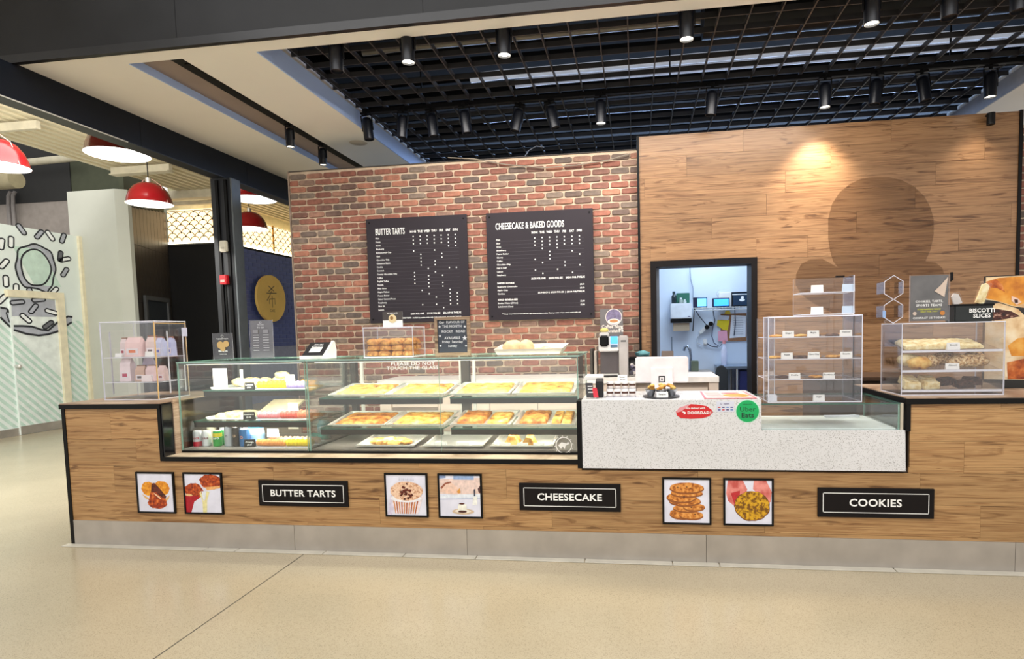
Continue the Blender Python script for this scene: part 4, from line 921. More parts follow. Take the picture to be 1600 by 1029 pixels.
MB().tube([(q.x-.1, q.y-.02, .9), (q.x+.06, q.y-.02, .903), (q.x+.12, q.y-.03, .903), (q.x+.13, q.y, .903), (q.x+.1, q.y+.03, .903)], .006, 8).build('arm', EDGE_CLEAR, tg, smooth=60)
one('paper_sheet', MB().box(1.42, .2, .8925, 1.68, .5, .8945), mat((240, 236, 228), .7), 'white paper sheet lying in the low glass case', 'paper')

# ================================================================== BACK BENCH
BZ, BF = 1.118, 1.40
bn = thing('back_bench', 'beige back bench with cabinets under the brick wall', 'cabinet', (-.25, 1.7, 0))
LAM = mat((214, 196, 182), .5, 0, .05, 3, name='pink_beige_laminate')
MB().box(-1.825, BF, BZ-.05, 1.325, 1.935, BZ).build('worktop', mat((206, 200, 194), .4), bn)
MB().box(-1.80, BF+.03, .05, 1.24, 1.93, BZ-.05).build('carcass', mat((150, 134, 122), .7), bn)
for x0, x1 in ((-1.81, -1.70), (1.24, 1.322)): MB().box(x0, BF+.002, 0, x1, 1.93, BZ-.05).build('end_panel', LAM, bn)
xs_ = [-1.69, -1.24, -.74, -.29, .16, .61, 1.235]
for i in range(6):
    if i == 0:
        dd_ = MB().box(xs_[i], BF+.012, .86, xs_[i+1]-.006, BF+.028, 1.06).build('drawer_front', LAM, bn); MB().box(xs_[i]+.15, BF+.004, 1.03, xs_[i+1]-.15, BF+.0115, 1.04).build('handle', ALU, dd_)
    else:
        MB().box(xs_[i], BF+.012, .10, xs_[i+1]-.006, BF+.028, 1.06 if i != 5 else 1.02).build('door', LAM, bn)
MB().box(-1.825, BF-.006, BZ-.05, 1.325, BF, BZ).build('front_edge', mat((232, 224, 218), .4), bn)
# ================================================================== MENU BOARDS
def board(x, z, label, rows, title, tsz, cols, extra):
    s = thing('menu_board', label, 'menu board', (x+.538, WY-.01, z), group='menu boards on the brick wall'); W_, H_ = 1.076, 1.074
    pn_ = MB().box(x, WY-.022, z, x+W_, WY-.006, z+H_).build('panel', mat((42, 35, 42), .45, 0, .08, 2, spec=.35, name='board_charcoal'), s, bevel=.002, seg=1)
    sc = MB()
    for a, b in ((.035, .04), (W_-.035, .04), (.035, H_-.04), (W_-.035, H_-.04)): sc.cyl((x+a, WY-.022, z+b), .009, -.004, 12, 'y')
    sc.build('fixing_screw', BLACK, s)
    pr = MB(); o = (x, WY-.022, z)
    def T(t, a, b, size, **k): pr.text(t, (x+a, WY-.022, z+b), size, **k)
    def Ln(b, a0=.095, a1=.985): pr.flat([(a0, b), (a1, b), (a1, b+.0016), (a0, b+.0016)], o, lift=.0006, mi=1)
    extra(T, Ln, pr, o)
    pr.build('lettering', [PAPER, mat((88, 81, 90), .6)], pn_)
DAYS = ['MON', 'TUE', 'WED', 'THU', 'FRI', 'SAT', 'SUN']
R1 = [('Plain', '0123456'), ('Pecan', '0123456'), ('Raisin', '0123456'), ('Blueberry', '56'), ('Butterscotch Chip', '03'), ('Chai', '14'), ('Chocolate Chip', '14'), ('Cinnamon Raisin', '13'), ('Cookie', '13'), ('Coconut', '256'), ('Creamy Chocolate Chip', '03'), ('Coffee', '024'), ('English Toffee', '02'), ('Nutella', '024'), ('Mint Oreo', '24'), ('Maple Walnut', '15'), ('Peanut Butter', '256'), ('Salted Caramel Pecan', '356'), ('Raspberry', '56'), ('Skor Bit', '1356'), ('Lemon', '4')]
R2 = [('Plain', '0123456'), ('Skor', '0123456'), ('Oreo', '0123456'), ('Strawberry', '13'), ('Peanut Butter', '25'), ('Cherry', '26'), ('Coffee', '02'), ('Chocolate Chip', '14'), ('Half & Half', '46'), ('Lemon', '03'), ('Raspberry', '15')]
def rowset(T, Ln, pr, o, rows, z0, dz, x0, dx):
    for i, (nm, ds) in enumerate(rows):
        zz = z0-i*dz; T(nm, .098, zz, .021, align='LEFT', bold=.03, res=1); Ln(zz-.017)
        for c in ds: pr.flat(circ(x0+int(c)*dx, zz+.004, .0075, n=8), o, lift=.0008)
def ex1(T, Ln, pr, o):
    T('BUTTER TARTS', .098, .935, .09, align='LEFT', bold=.02, sx=.50, res=3)
    for i, dname in enumerate(DAYS): T(dname, .505+i*.0745, .925, .032, bold=.04, sx=.85, res=1)
    rowset(T, Ln, pr, o, R1, .872, .0367, .505, .0745)
    T('$3.50 FOR ONE     $19.50 FOR SIX     $36.00 FOR TWELVE', .985, .088, .026, align='RIGHT', bold=.04, sx=.78, res=1)
    T('MINI TARTS - Available by custom order only, 3 day notice req\'d.  $16.00 PER TWELVE', .985, .047, .02, align='RIGHT', bold=.035, sx=.82, res=1)
def ex2(T, Ln, pr, o):
    T('CHEESECAKE & BAKED GOODS', .095, .935, .09, align='LEFT', bold=.02, sx=.525, res=3)
    for i, dname in enumerate(DAYS): T(dname, .492+i*.0745, .862, .03, bold=.04, sx=.85, res=1)
    rowset(T, Ln, pr, o, R2, .805, .0352, .492, .0745)
    T('$4.50 FOR ONE     $23.50 FOR SIX     $42.00 FOR TWELVE', .985, .408, .026, align='RIGHT', bold=.04, sx=.78, res=1)
    T('BAKED GOODS', .098, .372, .024, align='LEFT', bold=.045, res=1)
    for i, (a, b) in enumerate((('Raspberry Cheesecake', '$3.50'), ('Apple Crisp', '$3.50'), ('Cookies', '$2.50 EACH  |  $12.50 FOR SIX  |  $24.00 FOR TWELVE'))):
        zz = .337-i*.035; T(a, .098, zz, .021, align='LEFT', bold=.03, res=1); T(b, .98, zz, .021, align='RIGHT', bold=.04, res=1, sx=.9); Ln(zz-.017)
    T('COLD BEVERAGES', .098, .206, .024, align='LEFT', bold=.045, res=1)
    for i, (a, b) in enumerate((('Bottled Water (500ml)', '$2.00'), ('Soft Drink (Cans)', '$2.00'))):
        zz = .171-i*.035; T(a, .098, zz, .021, align='LEFT', bold=.03, res=1); T(b, .98, zz, .021, align='RIGHT', bold=.04, res=1, sx=.9); Ln(zz-.017)
    T('** Allergy: our products are made with nuts, eggs, wheat and dairy products. They may contain or have come in contact with nuts.', .54, .062, .0155, bold=.03, sx=.92, res=1)
board(-2.1444, 1.6715, 'square black menu board headed BUTTER TARTS', R1, '', 0, 0, ex1)
board(-.8687, 1.668, 'square black menu board headed CHEESECAKE & BAKED GOODS', R2, '', 0, 0, ex2)

# ================================================================== TRAYS AND BAKES IN THE LONG CASE
def tray_proto(w_, d_, h_=.022):
    t = thing('baking_tray', '', 'baking tray', local=True, group='aluminium baking trays in the long case')
    x, y = w_/2, d_/2; i = .016; o = .012
    MB().box(-x+i, -y+i, 0, x-i, y-i, .003).build('pan_floor', ALU, t)
    def wall_(p, q, P, Q): return [p+(0.003,), q+(0.003,), Q+(h_,), P+(h_,)]
    b = MB(); ci = [(-x+i, -y+i), (x-i, -y+i), (x-i, y-i), (-x+i, y-i)]; co = [(-x, -y), (x, -y), (x, y), (-x, y)]; cr = [(-x-o, -y-o), (x+o, -y-o), (x+o, y+o), (-x-o, y+o)]
    for k in range(4):
        m_ = (k+1) % 4; b.poly(wall_(ci[k], ci[m_], co[k], co[m_])[::-1])
    b.build('pan_wall', ALU, t)
    b = MB()
    for k in range(4):
        m_ = (k+1) % 4
        b.poly([co[k]+(h_,), co[m_]+(h_,), cr[m_]+(h_,), cr[k]+(h_,)][::-1]); b.poly([cr[k]+(h_,), cr[m_]+(h_,), cr[m_]+(h_-.008,), cr[k]+(h_-.008,)][::-1])
    b.build('rim', ALU, t)
    return t
def slab_mesh(w_, d_, h_, seed, nx=26, ny=18, rows=0):
    v = []; f = []; rn = random.Random(seed)
    for j in range(ny+1):
        for i in range(nx+1):
            u, q = i/nx, j/ny; e = min(min(u, 1-u)*nx, min(q, 1-q)*ny)
            x = (u-.5)*w_; y = (q-.5)*d_
            n_ = mnoise.noise(Vector((x*28+seed, y*28, seed*.37))); n2 = mnoise.noise(Vector((x*90, y*90, seed)))
            z = h_*(.55 if e < .5 else (.9 if e < 1.5 else 1))+.006*n_+.003*n2
            x += .004*mnoise.noise(Vector((y*30, seed, x*5))); y += .004*mnoise.noise(Vector((x*30, seed+9, y*5)))
            v.append((x, y, max(.004, z)))
    for j in range(ny):
        for i in range(nx): a_ = j*(nx+1)+i; f.append((a_, a_+1, a_+nx+2, a_+nx+1))
    o = len(v); edge = [j*(nx+1)+i for i, j in [(i, 0) for i in range(nx)]+[(nx, j) for j in range(ny)]+[(i, ny) for i in range(nx, 0, -1)]+[(0, j) for j in range(ny, 0, -1)]]
    v += [(v[k][0], v[k][1], 0) for k in edge]; n = len(edge)
    for i in range(n): f.append((edge[(i+1) % n], edge[i], o+i, o+(i+1) % n))
    f.append(tuple(range(o+n-1, o-1, -1)))
    b = MB(); b.add(v, f); return b
TILT = math.radians(7.5)
tp = tray_proto(.43, .37); tfirst = [tp]
def put_tray(x, yf, z, label, w_=.43, tilt=TILT):
    o = tfirst.pop() if tfirst else copy_tree(tp)
    o.location = (x, yf+.185*math.cos(tilt), z+.185*math.sin(tilt)+.002); o.rotation_euler = (tilt, 0, 0); o['label'] = label
    return o
def on_tray(tr, mb, dx, dy, name, m, label, cat, group=None, rz=0, lift=.0035):
    me = mb.mesh(name, m, (0, 0, 0), smooth=60); o = bpy.data.objects.new(name, me); col.objects.link(o)
    M = Matrix.Translation(tr.location) @ Euler(tr.rotation_euler).to_matrix().to_4x4() @ Matrix.Translation((dx, dy, lift)) @ Matrix.Rotation(rz, 4, 'Z')
    o.matrix_world = M; return tag(o, label, cat, group)
tx = [-1.475, -1.015, -.525, -.055]; nth = ['leftmost', 'second', 'third', 'rightmost']
for j, z in enumerate(RZ):
    tier = ['upper', 'middle'][j]
    for i, x in enumerate(tx):
        tr = put_tray(x if j == 0 else x-.015*(3-i)/3, .285, z, '%s baking tray on the %s glass shelf of the long case' % (nth[i], tier))
        if j == 0 or i < 2:
            on_tray(tr, slab_mesh(.375, .318, .022, 10*j+i), 0, .004, 'baked_slab', BAKE_Y if j == 0 else BAKE_O if i == 0 else BAKE_Y,
                    'golden baked slab filling the %s tray of the %s shelf' % (nth[i], tier), 'pastry', 'baked slabs on the shelf trays')
        else:
            on_tray(tr, slab_mesh(.195, .30, .036, 40+i), -.09, .006, 'baked_slab', BAKE_O, 'tall browned slab on the left of the %s middle tray' % nth[i], 'pastry', 'baked slabs on the shelf trays')
            if i == 2: on_tray(tr, slab_mesh(.145, .27, .028, 50+i), .115, -.0, 'baked_slab', BAKE_Y, 'lighter slab on the right of the third middle tray', 'pastry', 'baked slabs on the shelf trays')
            else:
                for k in (0, 1): on_tray(tr, slab_mesh(.066, .28, .03, 60+k), .083+k*.075, -.0, 'baked_slab', BAKE_Y, '%s narrow slab on the right of the rightmost middle tray' % ['inner', 'outer'][k], 'pastry', 'baked slabs on the shelf trays')
bx = [-1.24, -.72, -.21]; bl = ['left', 'middle', 'right']
for i, x in enumerate(bx):
    tr = put_tray(x, .22, .713, '%s baking tray on the bottom deck of the long case' % bl[i], tilt=math.radians(5))
    if i == 0:
        for k, (dx, dy, s_) in enumerate([(-.11, -.07, 1), (-.02, -.05, 1.1), (.07, -.06, 1), (.13, -.09, .8), (-.05, -.12, .9), (.04, -.13, .9)]):
            on_tray(tr, MB().ell((0, 0, .016), .055*s_, .05*s_, .024*s_, 16, 8, jit=.25, seed=k), dx, dy, 'tart_piece', BAKE_Y, ['back left', 'back middle', 'back right', 'far right', 'front left', 'front right'][k]+' golden pastry piece heaped in the left bottom tray', 'pastry', 'pastry pieces in the left bottom tray')
    if i == 1:
        for k, dx in enumerate((-.11, .06)):
            on_tray(tr, MB().box(-.045, -.012, 0, .045, 0, .028), dx, -.13, 'price_card', PAPER, '%s blank white card in the empty middle bottom tray' % ['left', 'right'][k], 'card', 'cards in the bottom trays')
    if i == 2:
        for k, (dx, dy, s_) in enumerate([(-.1, -.05, 1.1), (.03, -.08, 1), ]):
            on_tray(tr, MB().prism([(-.05, 0), (.055, 0), (.03, .055), (-.01, .06)], 'y', -.05, .05).xf(Matrix.Scale(s_, 4)), dx, dy, 'cake_wedge', BAKE_Y, '%s yellow cake wedge in the right bottom tray' % ['larger', 'smaller'][k], 'pastry', 'cake wedges in the right bottom tray')
        for k, dx in enumerate((-.13, .0, .12)):
            on_tray(tr, MB().box(-.04, -.012, 0, .04, 0, .028), dx, -.15, 'price_card', PAPER, '%s white card at the front of the right bottom tray' % ['left', 'middle', 'right'][k], 'card', 'cards in the bottom trays')
# tray left of the bottom deck: wedge of clear glass lid
# ================================================================== LEFT CASE CONTENTS
def macaron_pack(x, y, z, n, c, label):
    s = thing('sweet_pack', label, 'sweets', (x+n*.019/2, y, z), group='clear packs of coloured sweets')
    L = n*.0195
    MB().box(x-.004, y-.032, z, x+L+.004, y+.032, z+.006).build('pack_tray', EDGE_CLEAR, s)
    me = MB().lathe([(0, 0), (.024, .001), (.028, .006), (.025, .009), (.028, .012), (.024, .0165), (0, .0175)], seg=14).xf(Matrix.Rotation(math.pi/2, 4, 'Y')).mesh('sweet', mat(c, .45, var=.14, scale=30), (0, 0, 0), smooth=50)
    for i in range(n):
        o = bpy.data.objects.new('sweet', me); col.objects.link(o); o.parent = s; o.location = Vector((x+i*.0195, y, z+.035-.003*(i % 2)))-WL[s]; o.scale = (1, 1-.1*(i % 2), 1-.1*(i % 2))
def tent(x, y, z, wd, hh, c, lines, label, ink=PAPER, name='price_tag', rot=0):
    s = thing(name, label, 'price tag', (x, y, z), rot, group='small price tags', local=True)
    MB().prism([(-.0, 0), (.02, 0), (.008, hh), (.006, hh)], 'x', -wd/2, wd/2).build('card', c, s)
    pr = MB(); t = math.atan2(.006, hh)
    for k, (tx_, sz) in enumerate(lines): pr.text(tx_, (0, .006*(.66-.36*k), hh*(.66-.36*k)), sz, yd=(0, math.sin(t), math.cos(t)), lift=.0012, bold=.02, res=1)
    if lines: pr.build('lettering', ink, s)
    return s
zt_, zm, zb = LZ[0], LZ[1], .712
one('paper_card', MB().box(-2.715, .36, zt_, -2.595, .364, zt_+.165), PAPER, 'blank white sheet standing on the upper left shelf', 'card')
one('paper_card', MB().box(-2.555, .46, zt_, -2.53, .464, zt_+.15), PAPER, 'narrow white sheet standing behind the blank one', 'card')
one('serving_tray', MB().prism([(-.16, .01), (.16, .01), (.175, .028), (.168, .028), (.155, .014), (-.155, .014), (-.168, .028), (-.175, .028)], 'y', -.13, .13).xf(Matrix.Translation((-2.55, .46, zt_-.008))), mat((236, 236, 234), .4), 'white tray on the upper shelf of the left case', 'tray')
for k, (dx, dy) in enumerate([(-.1, 0), (-.02, .03), (.06, -.01), (.11, .04), (0, -.06)]):
    one('bread_roll', MB().ell((-2.50+dx, .50+dy, zt_+.045), .055, .05, .035, 14, 8, jit=.15, seed=k+3, zmin=zt_+.008), BAKE_P, ['leftmost', 'second', 'third', 'rightmost', 'front'][k]+' pale bun on the white tray in the left case', 'bread', 'pale buns in the left case', smooth=60)
for k, (dx, dz) in enumerate([(-.04, 0), (.05, 0), (.0, .05)]):
    one('bread_roll', MB().ell((-2.28+dx, .6, zt_+.04+dz), .06, .05, .035, 14, 8, jit=.2, seed=k+13), BAKE_P, ['lower left', 'lower right', 'top'][k]+' golden bun stacked behind the lemon tag', 'bread', 'buns stacked behind the lemon tag', smooth=60)
tent(-2.385, .325, zt_, .08, .055, BLACKM, [('Lemon', .022), ('$3.50', .016)], 'black tag reading Lemon on the upper left shelf')
macaron_pack(-2.325, .35, zt_, 12, (244, 214, 40), 'bright yellow sweets pack on the upper left shelf'); macaron_pack(-2.075, .35, zt_, 8, (186, 170, 220), 'lilac sweets pack on the upper left shelf')
macaron_pack(-2.03, .47, zt_+.0, 7, (238, 176, 70), 'orange sweets pack behind the lilac one'); tent(-2.10, .42, zt_+.055, .075, .05, PAPER, [('Almond', .016)], 'white tag standing above the lilac sweets', INK)
macaron_pack(-2.3, .48, zt_, 6, (150, 120, 96), 'brown sweets pack behind the yellow ones')
# middle shelf
one('serving_tray', MB().prism([(-.19, .01), (.19, .01), (.205, .028), (.198, .028), (.185, .014), (-.185, .014), (-.198, .028), (-.205, .028)], 'y', -.15, .15).xf(Matrix.Translation((-2.56, .46, zm-.008))), mat((232, 230, 224), .4), 'white tray on the middle shelf of the left case', 'tray')
on = slab_mesh(.28, .22, .035, 77); on.xf(Matrix.Translation((-2.57, .46, zm+.008))); one('baked_slab', on, BAKE_P, 'pale yellow pastry slab on the middle left tray', 'pastry', smooth=60)
one('serving_board', MB().box(-.14, -.012, 0, .14, .2, .016).xf(Matrix.Translation((-2.30, .53, zm+.028)) @ Matrix.Rotation(.35, 4, 'X')), mat((214, 192, 160), .6), 'tilted pale board behind the pastry slab', 'board')
tent(-2.385, .30, zm, .09, .062, BLACKM, [('Strawberry', .017), ('$3.50', .016)], 'black tag beside the pink sweets on the middle shelf', rot=.1)
macaron_pack(-2.32, .33, zm, 9, (240, 150, 160), 'pink sweets pack on the middle left shelf'); macaron_pack(-2.13, .33, zm, 7, (232, 110, 100), 'coral sweets pack on the middle left shelf'); macaron_pack(-1.985, .33, zm, 6, (240, 150, 120), 'peach sweets pack on the middle left shelf')
macaron_pack(-2.22, .43, zm+.0, 9, (244, 190, 180), 'pale pink sweets pack behind the coral one'); macaron_pack(-2.03, .43, zm+.0, 8, (240, 160, 130), 'salmon sweets pack behind the peach one')
tent(-2.07, .39, zm+.055, .085, .062, PAPER, [('Peach', .018)], 'white tag standing above the coral sweets', INK, rot=-.1)
# bottom: cans
def can(px, c, band, label, txt=None, tc=PAPER, r=.033, h=.122, y=.27):
    p = at(px, 700, Y=y); x = p.x; s = thing('drink_can', label, 'can', (x, y, zb), group='drink cans in the left case')
    MB().lathe([(r*.78, 0), (r, .006), (r, h-.012), (r*.82, h-.001)], (x, y, zb), 20, mis=None).build('body', mat(c, .28, .3), s, smooth=50)
    MB().lathe([(r*.82, h-.001), (r*.8, h), (r*.76, h-.004), (0, h-.004)], (x, y, zb), 20).build('lid', ALU, s, smooth=50)
    if band: MB().lathe([(r+.0004, h*band[1]), (r+.0004, h*band[2])], (x, y, zb), 20).build('band', mat(band[0], .3, .2), s, smooth=50)
    if txt:
        pr = MB(); pr.text(txt, (x, y, zb+h*.55), txt and .03 if len(txt) < 5 else .022, lift=.0012, bold=.02, wrap=r); pr.build('lettering', tc, s)
can(310, (206, 206, 210), ((196, 22, 50), 0.02, .32), 'silver and red cola can at the left end of the row', 'Coca', mat((190, 20, 50), .4))
can(324, (220, 220, 224), None, 'silver diet cola can with dark red lettering', 'Coke', mat((120, 20, 40), .4))
can(341, (40, 160, 60), ((230, 210, 40), .62, .86), 'green soda can with a yellow band', 'Zero')
can(350, (24, 120, 54), None, 'dark green can squeezed beside the yellow banded one', None, y=.33)
can(359, (176, 180, 186), None, 'tall silver energy drink can', 'm', mat((70, 74, 80), .4), h=.155, r=.034)
can(371, (58, 52, 48), None, 'dark charcoal drink can', 'U', mat((226, 190, 150), .4), r=.03, h=.15)
can(383, (44, 104, 160), None, 'blue drink can with an orange mark', 'O', mat((240, 150, 90), .4), r=.036, h=.135)
p = at(402, 700, Y=.36); s = thing('water_jug', 'large blue and white bottle behind the cans', 'bottle', (p.x, .36, zb))
MB().lathe([(.05, 0), (.06, .008), (.06, .10), (.055, .12), (.058, .14), (.05, .165), (.03, .185), (.0, .19)], (p.x, .36, zb), 24).build('body', mat((196, 214, 238), .25), s, smooth=50)
MB().lathe([(.0552, .125), (.0595, .142), (.0512, .166), (.031, .187)], (p.x, .36, zb), 24).build('cap', mat((54, 140, 214), .35), s, smooth=50)
MB().lathe([(.0605, .03), (.0605, .085)], (p.x, .36, zb), 24).build('label_band', mat((150, 196, 240), .4), s, smooth=50)
for k, (px, c) in enumerate([(332, (214, 206, 180)), (352, (200, 206, 214)), (372, (206, 212, 222)), (388, (226, 226, 232))]):
    q = at(px, 690, Y=.45); r = .034; s = thing('drink_bottle', ['cream', 'grey', 'silver', 'white'][k]+' bottle standing behind the cans', 'bottle', (q.x, .45, zb), group='bottles behind the cans')
    MB().lathe([(r*.8, 0), (r, .006), (r, .12), (r*.45, .15), (r*.4, .17)], (q.x, .45, zb), 18).build('body', mat(c, .3), s, smooth=50)
    MB().lathe([(r*.45, .165), (r*.45, .182), (0, .183)], (q.x, .45, zb), 14).build('cap', mat((236, 230, 190) if k == 0 else (226, 226, 230), .4), s, smooth=50)
tent(-2.345, .235, zb, .085, .058, BLACKM, [('Orange', .02), ('$3.50', .016)], 'black tag beside the orange sweets on the bottom deck', rot=.15)
macaron_pack(-2.285, .25, zb, 12, (238, 168, 96), 'orange sweets pack on the bottom deck'); macaron_pack(-2.04, .25, zb, 11, (244, 216, 50), 'yellow sweets pack on the bottom deck')
macaron_pack(-2.25, .36, zb+.0, 11, (240, 196, 170), 'cream pink sweets pack behind the orange one'); macaron_pack(-2.03, .36, zb, 10, (240, 206, 190), 'pale peach sweets pack behind the yellow one')
tent(-2.2, .31, zb+.062, .1, .065, PAPER, [('Lemon', .02)], 'white tag standing above the orange sweets on the bottom deck', INK, rot=-.1)
one('paper_card', MB().box(-2.25, .6, zb+.08, -2.16, .604, zb+.17), mat((206, 196, 180), .7), 'beige card at the back of the bottom deck', 'card')
one('glass_jar', MB().lathe([(.05, 0), (.055, .01), (.055, .12), (.04, .14), (.04, .155), (0, .156)], (-1.93, .6, zb), 18), mat((70, 130, 150), .2), 'teal jar at the back of the bottom deck', 'jar', smooth=50)
macaron_pack(-1.99, .52, zb, 7, (110, 200, 190), 'turquoise sweets pack at the back of the bottom deck')
# ================================================================== THINGS ON THE COUNTER TOPS
def acrylic_box(name, label, cat, x0, x1, y0, y1, z0, z1, t=.006, group=None, top=True, front=True):
    s = thing(name, label, cat, ((x0+x1)/2, (y0+y1)/2, z0), group=group)
    P = lambda n, *a: MB().pane(*a).build(n, [ACRYL, EDGE_CLEAR], s)
    P('base_sheet', x0, y0, z0, x1, y1, z0+t); 
    if front: P('front_sheet', x0, y0, z0+t, x1, y0+t, z1-t)
    P('back_sheet', x0, y1-t, z0+t, x1, y1, z1-t); P('side_sheet', x0, y0+t, z0+t, x0+t, y1-t, z1-t); P('side_sheet', x1-t, y0+t, z0+t, x1, y1-t, z1-t)
    if top: P('top_sheet', x0, y0, z1-t, x1, y1, z1)
    return s
CT = 1.086
# ---- left acrylic cabinet with gift bags
ab = acrylic_box('acrylic_cabinet', 'clear acrylic cabinet with gold edged side and bagged treats', 'display box', -3.54, -3.06, .2, .52, CT+.001, 1.70)
GOLD = mat((214, 176, 116), .3, .2, name='gold_edge')
for a in ((-3.066, .197, CT+.008, -3.059, .203, 1.69), (-3.058, .506, CT+.008, -3.054, .511, 1.69), (-3.058, .205, 1.678, -3.054, .51, 1.684)): MB().box(*a).build('gold_trim', GOLD, ab)
for z in (1.22, 1.415): MB().pane(-3.532, .212, z, -3.068, .5, z+.006).build('inner_shelf', [ACRYL, EDGE_CLEAR], ab)
for x, y in ((-3.50, .24), (-3.05, .3), (-3.05, .46)): MB().box(x, y, 1.13, x+.003, y+.012, 1.62).build('shelf_strip', mat((190, 190, 200), .3), ab)
MB().box(-3.051, .46, 1.575, -3.046, .515, 1.645).build('hinge_tab', mat((206, 206, 226), .3), ab)
def bag(x, y, z, wd, dp, hh, c, label, print_c, top=None):
    s = thing('treat_bag', label, 'bag', (x, y, z), group='bags of treats in the acrylic cabinet')
    MB().add([(x-wd/2, y-dp/2, z), (x+wd/2, y-dp/2, z), (x+wd/2, y+dp/2, z), (x-wd/2, y+dp/2, z), (x-wd*.46, y-dp*.45, z+hh*.72), (x+wd*.46, y-dp*.45, z+hh*.72), (x+wd*.46, y+dp*.45, z+hh*.72), (x-wd*.46, y+dp*.45, z+hh*.72), (x-wd*.42, y-.004, z+hh), (x+wd*.42, y-.004, z+hh), (x+wd*.42, y+.004, z+hh), (x-wd*.42, y+.004, z+hh)],
             [(3,2,1,0),(0,1,5,4),(1,2,6,5),(2,3,7,6),(3,0,4,7),(4,5,9,8),(5,6,10,9),(6,7,11,10),(7,4,8,11),(8,9,10,11)]).build('pouch', mat(c, .45, var=.08, scale=20), s)
    MB().box(x-wd*.36, y-dp*.5-.002, z+hh*.12, x+wd*.36, y-dp*.5+.004, z+hh*.42).build('label_print', mat((236, 226, 230), .5), s)
    MB().box(x-wd*.22, y-dp*.5-.003, z+hh*.2, x+wd*.2, y-dp*.5-.0012, z+hh*.34).build('label_mark', mat(print_c, .5), s)
    if top: MB().box(x-wd*.43, y-.007, z+hh-.02, x+wd*.43, y+.007, z+hh+.004).build('header', mat(top, .5), s)
z1_, z2_ = 1.422, 1.227
bag(-3.43, .31, z1_, .05, .05, .15, (226, 206, 206), 'narrow white bag with a red mark on the upper cabinet shelf', (170, 30, 60), (150, 110, 90))
bag(-3.325, .30, z1_, .14, .07, .155, (240, 206, 204), 'wide pink bag with orange and blue print on the upper cabinet shelf', (230, 120, 60), (226, 206, 196))
bag(-3.20, .33, z1_, .085, .06, .16, (224, 200, 196), 'pink bag with a dark window beside the wide one', (90, 70, 70), (150, 100, 80))
bag(-3.135, .34, z1_, .05, .07, .15, (206, 212, 240), 'pale blue bag nearest the gold edge', (120, 130, 200), (176, 120, 96)); bag(-3.095, .40, z1_, .04, .06, .15, (200, 206, 240), 'second pale blue bag behind the gold edge', (120, 130, 200), (176, 120, 96))
bag(-3.42, .31, z2_, .10, .06, .185, (240, 222, 226), 'tall white bag with red lettering on the lower cabinet shelf', (190, 50, 90))
bag(-3.30, .39, z2_, .09, .05, .18, (206, 196, 222), 'lilac bag at the back of the lower cabinet shelf', (150, 140, 190))
bag(-3.275, .29, z2_, .085, .055, .125, (206, 170, 150), 'short brown topped bag on the lower cabinet shelf', (80, 60, 60), (120, 84, 66)); bag(-3.185, .29, z2_, .08, .055, .125, (226, 196, 196), 'short pink bag on the lower cabinet shelf', (160, 60, 90), (130, 90, 70)); bag(-3.11, .31, z2_, .06, .05, .12, (230, 206, 206), 'small pale bag in the right corner of the lower shelf', (170, 120, 130))
tent(-3.44, .25, z1_, .06, .03, PAPER, [], 'blank white tag on the upper cabinet shelf left'); tent(-3.17, .25, z1_, .07, .04, PAPER, [], 'blank white tag on the upper cabinet shelf right'); tent(-3.2, .24, z2_, .08, .05, mat((240, 226, 226), .6), [], 'pale tag on the lower cabinet shelf')
# ---- sign holders on the left case
def sign_holder(x0, x1, y, z, h, c, label, fn, foot=True):
    s = thing('sign_holder', label, 'sign', ((x0+x1)/2, y, z), group='acrylic sign holders')
    MB().pane(x0-.006, y, z+.004, x1+.006, y+.003, z+h).build('front_acrylic', [ACRYL, EDGE_CLEAR], s)
    cd_ = MB().box(x0, y+.0035, z+.012, x1, y+.005, z+h-.004).build('card', c, s)
    if foot: MB().prism([(y-.02, z), (y+.06, z), (y+.06, z+.004), (y+.008, z+.004), (y+.006, z+.03), (y+.0, z+.03), (y-.004, z+.004), (y-.02, z+.004)], 'x', x0-.014, x1+.014).build('foot', ACRYL, s)
    pr = MB(); mats = []
    def M_(m):
        if m not in mats: mats.append(m)
        return mats.index(m)
    fn(pr, M_, y); pr.build('lettering', mats, cd_); return s
DK = mat((44, 42, 46), .45)
def sg1(pr, M_, y):
    w_ = M_(PAPER); y -= .0008; cx = -2.645
    ringf(pr, 0, 0, .008, .011, (cx, y, GT+.19), mi=w_, lift=.001); pr.text('THE BEST TARTS', (cx, y, GT+.168), .013, mi=w_, bold=.02, res=1)
    t = M_(mat((206, 170, 110), .5)); pr.flat(circ(-.02, 0, .03, n=14), (cx, y, GT+.12), mi=t, lift=.001); pr.flat(circ(.03, .008, .026, n=14), (cx, y, GT+.12), mi=t, lift=.0011); pr.flat(circ(.0, -.026, .024, n=14), (cx, y, GT+.12), mi=t, lift=.0012)
    pr.text('FROZEN', (cx, y, GT+.07), .02, mi=w_, bold=.03, res=1); pr.text('TAKE HOME', (cx, y, GT+.047), .011, mi=w_, bold=.02, res=1)
sign_holder(-2.725, -2.565, .40, GT, .215, DK, 'small black sign with golden tarts on the left case', sg1)
GREYC = mat((104, 102, 108), .4)
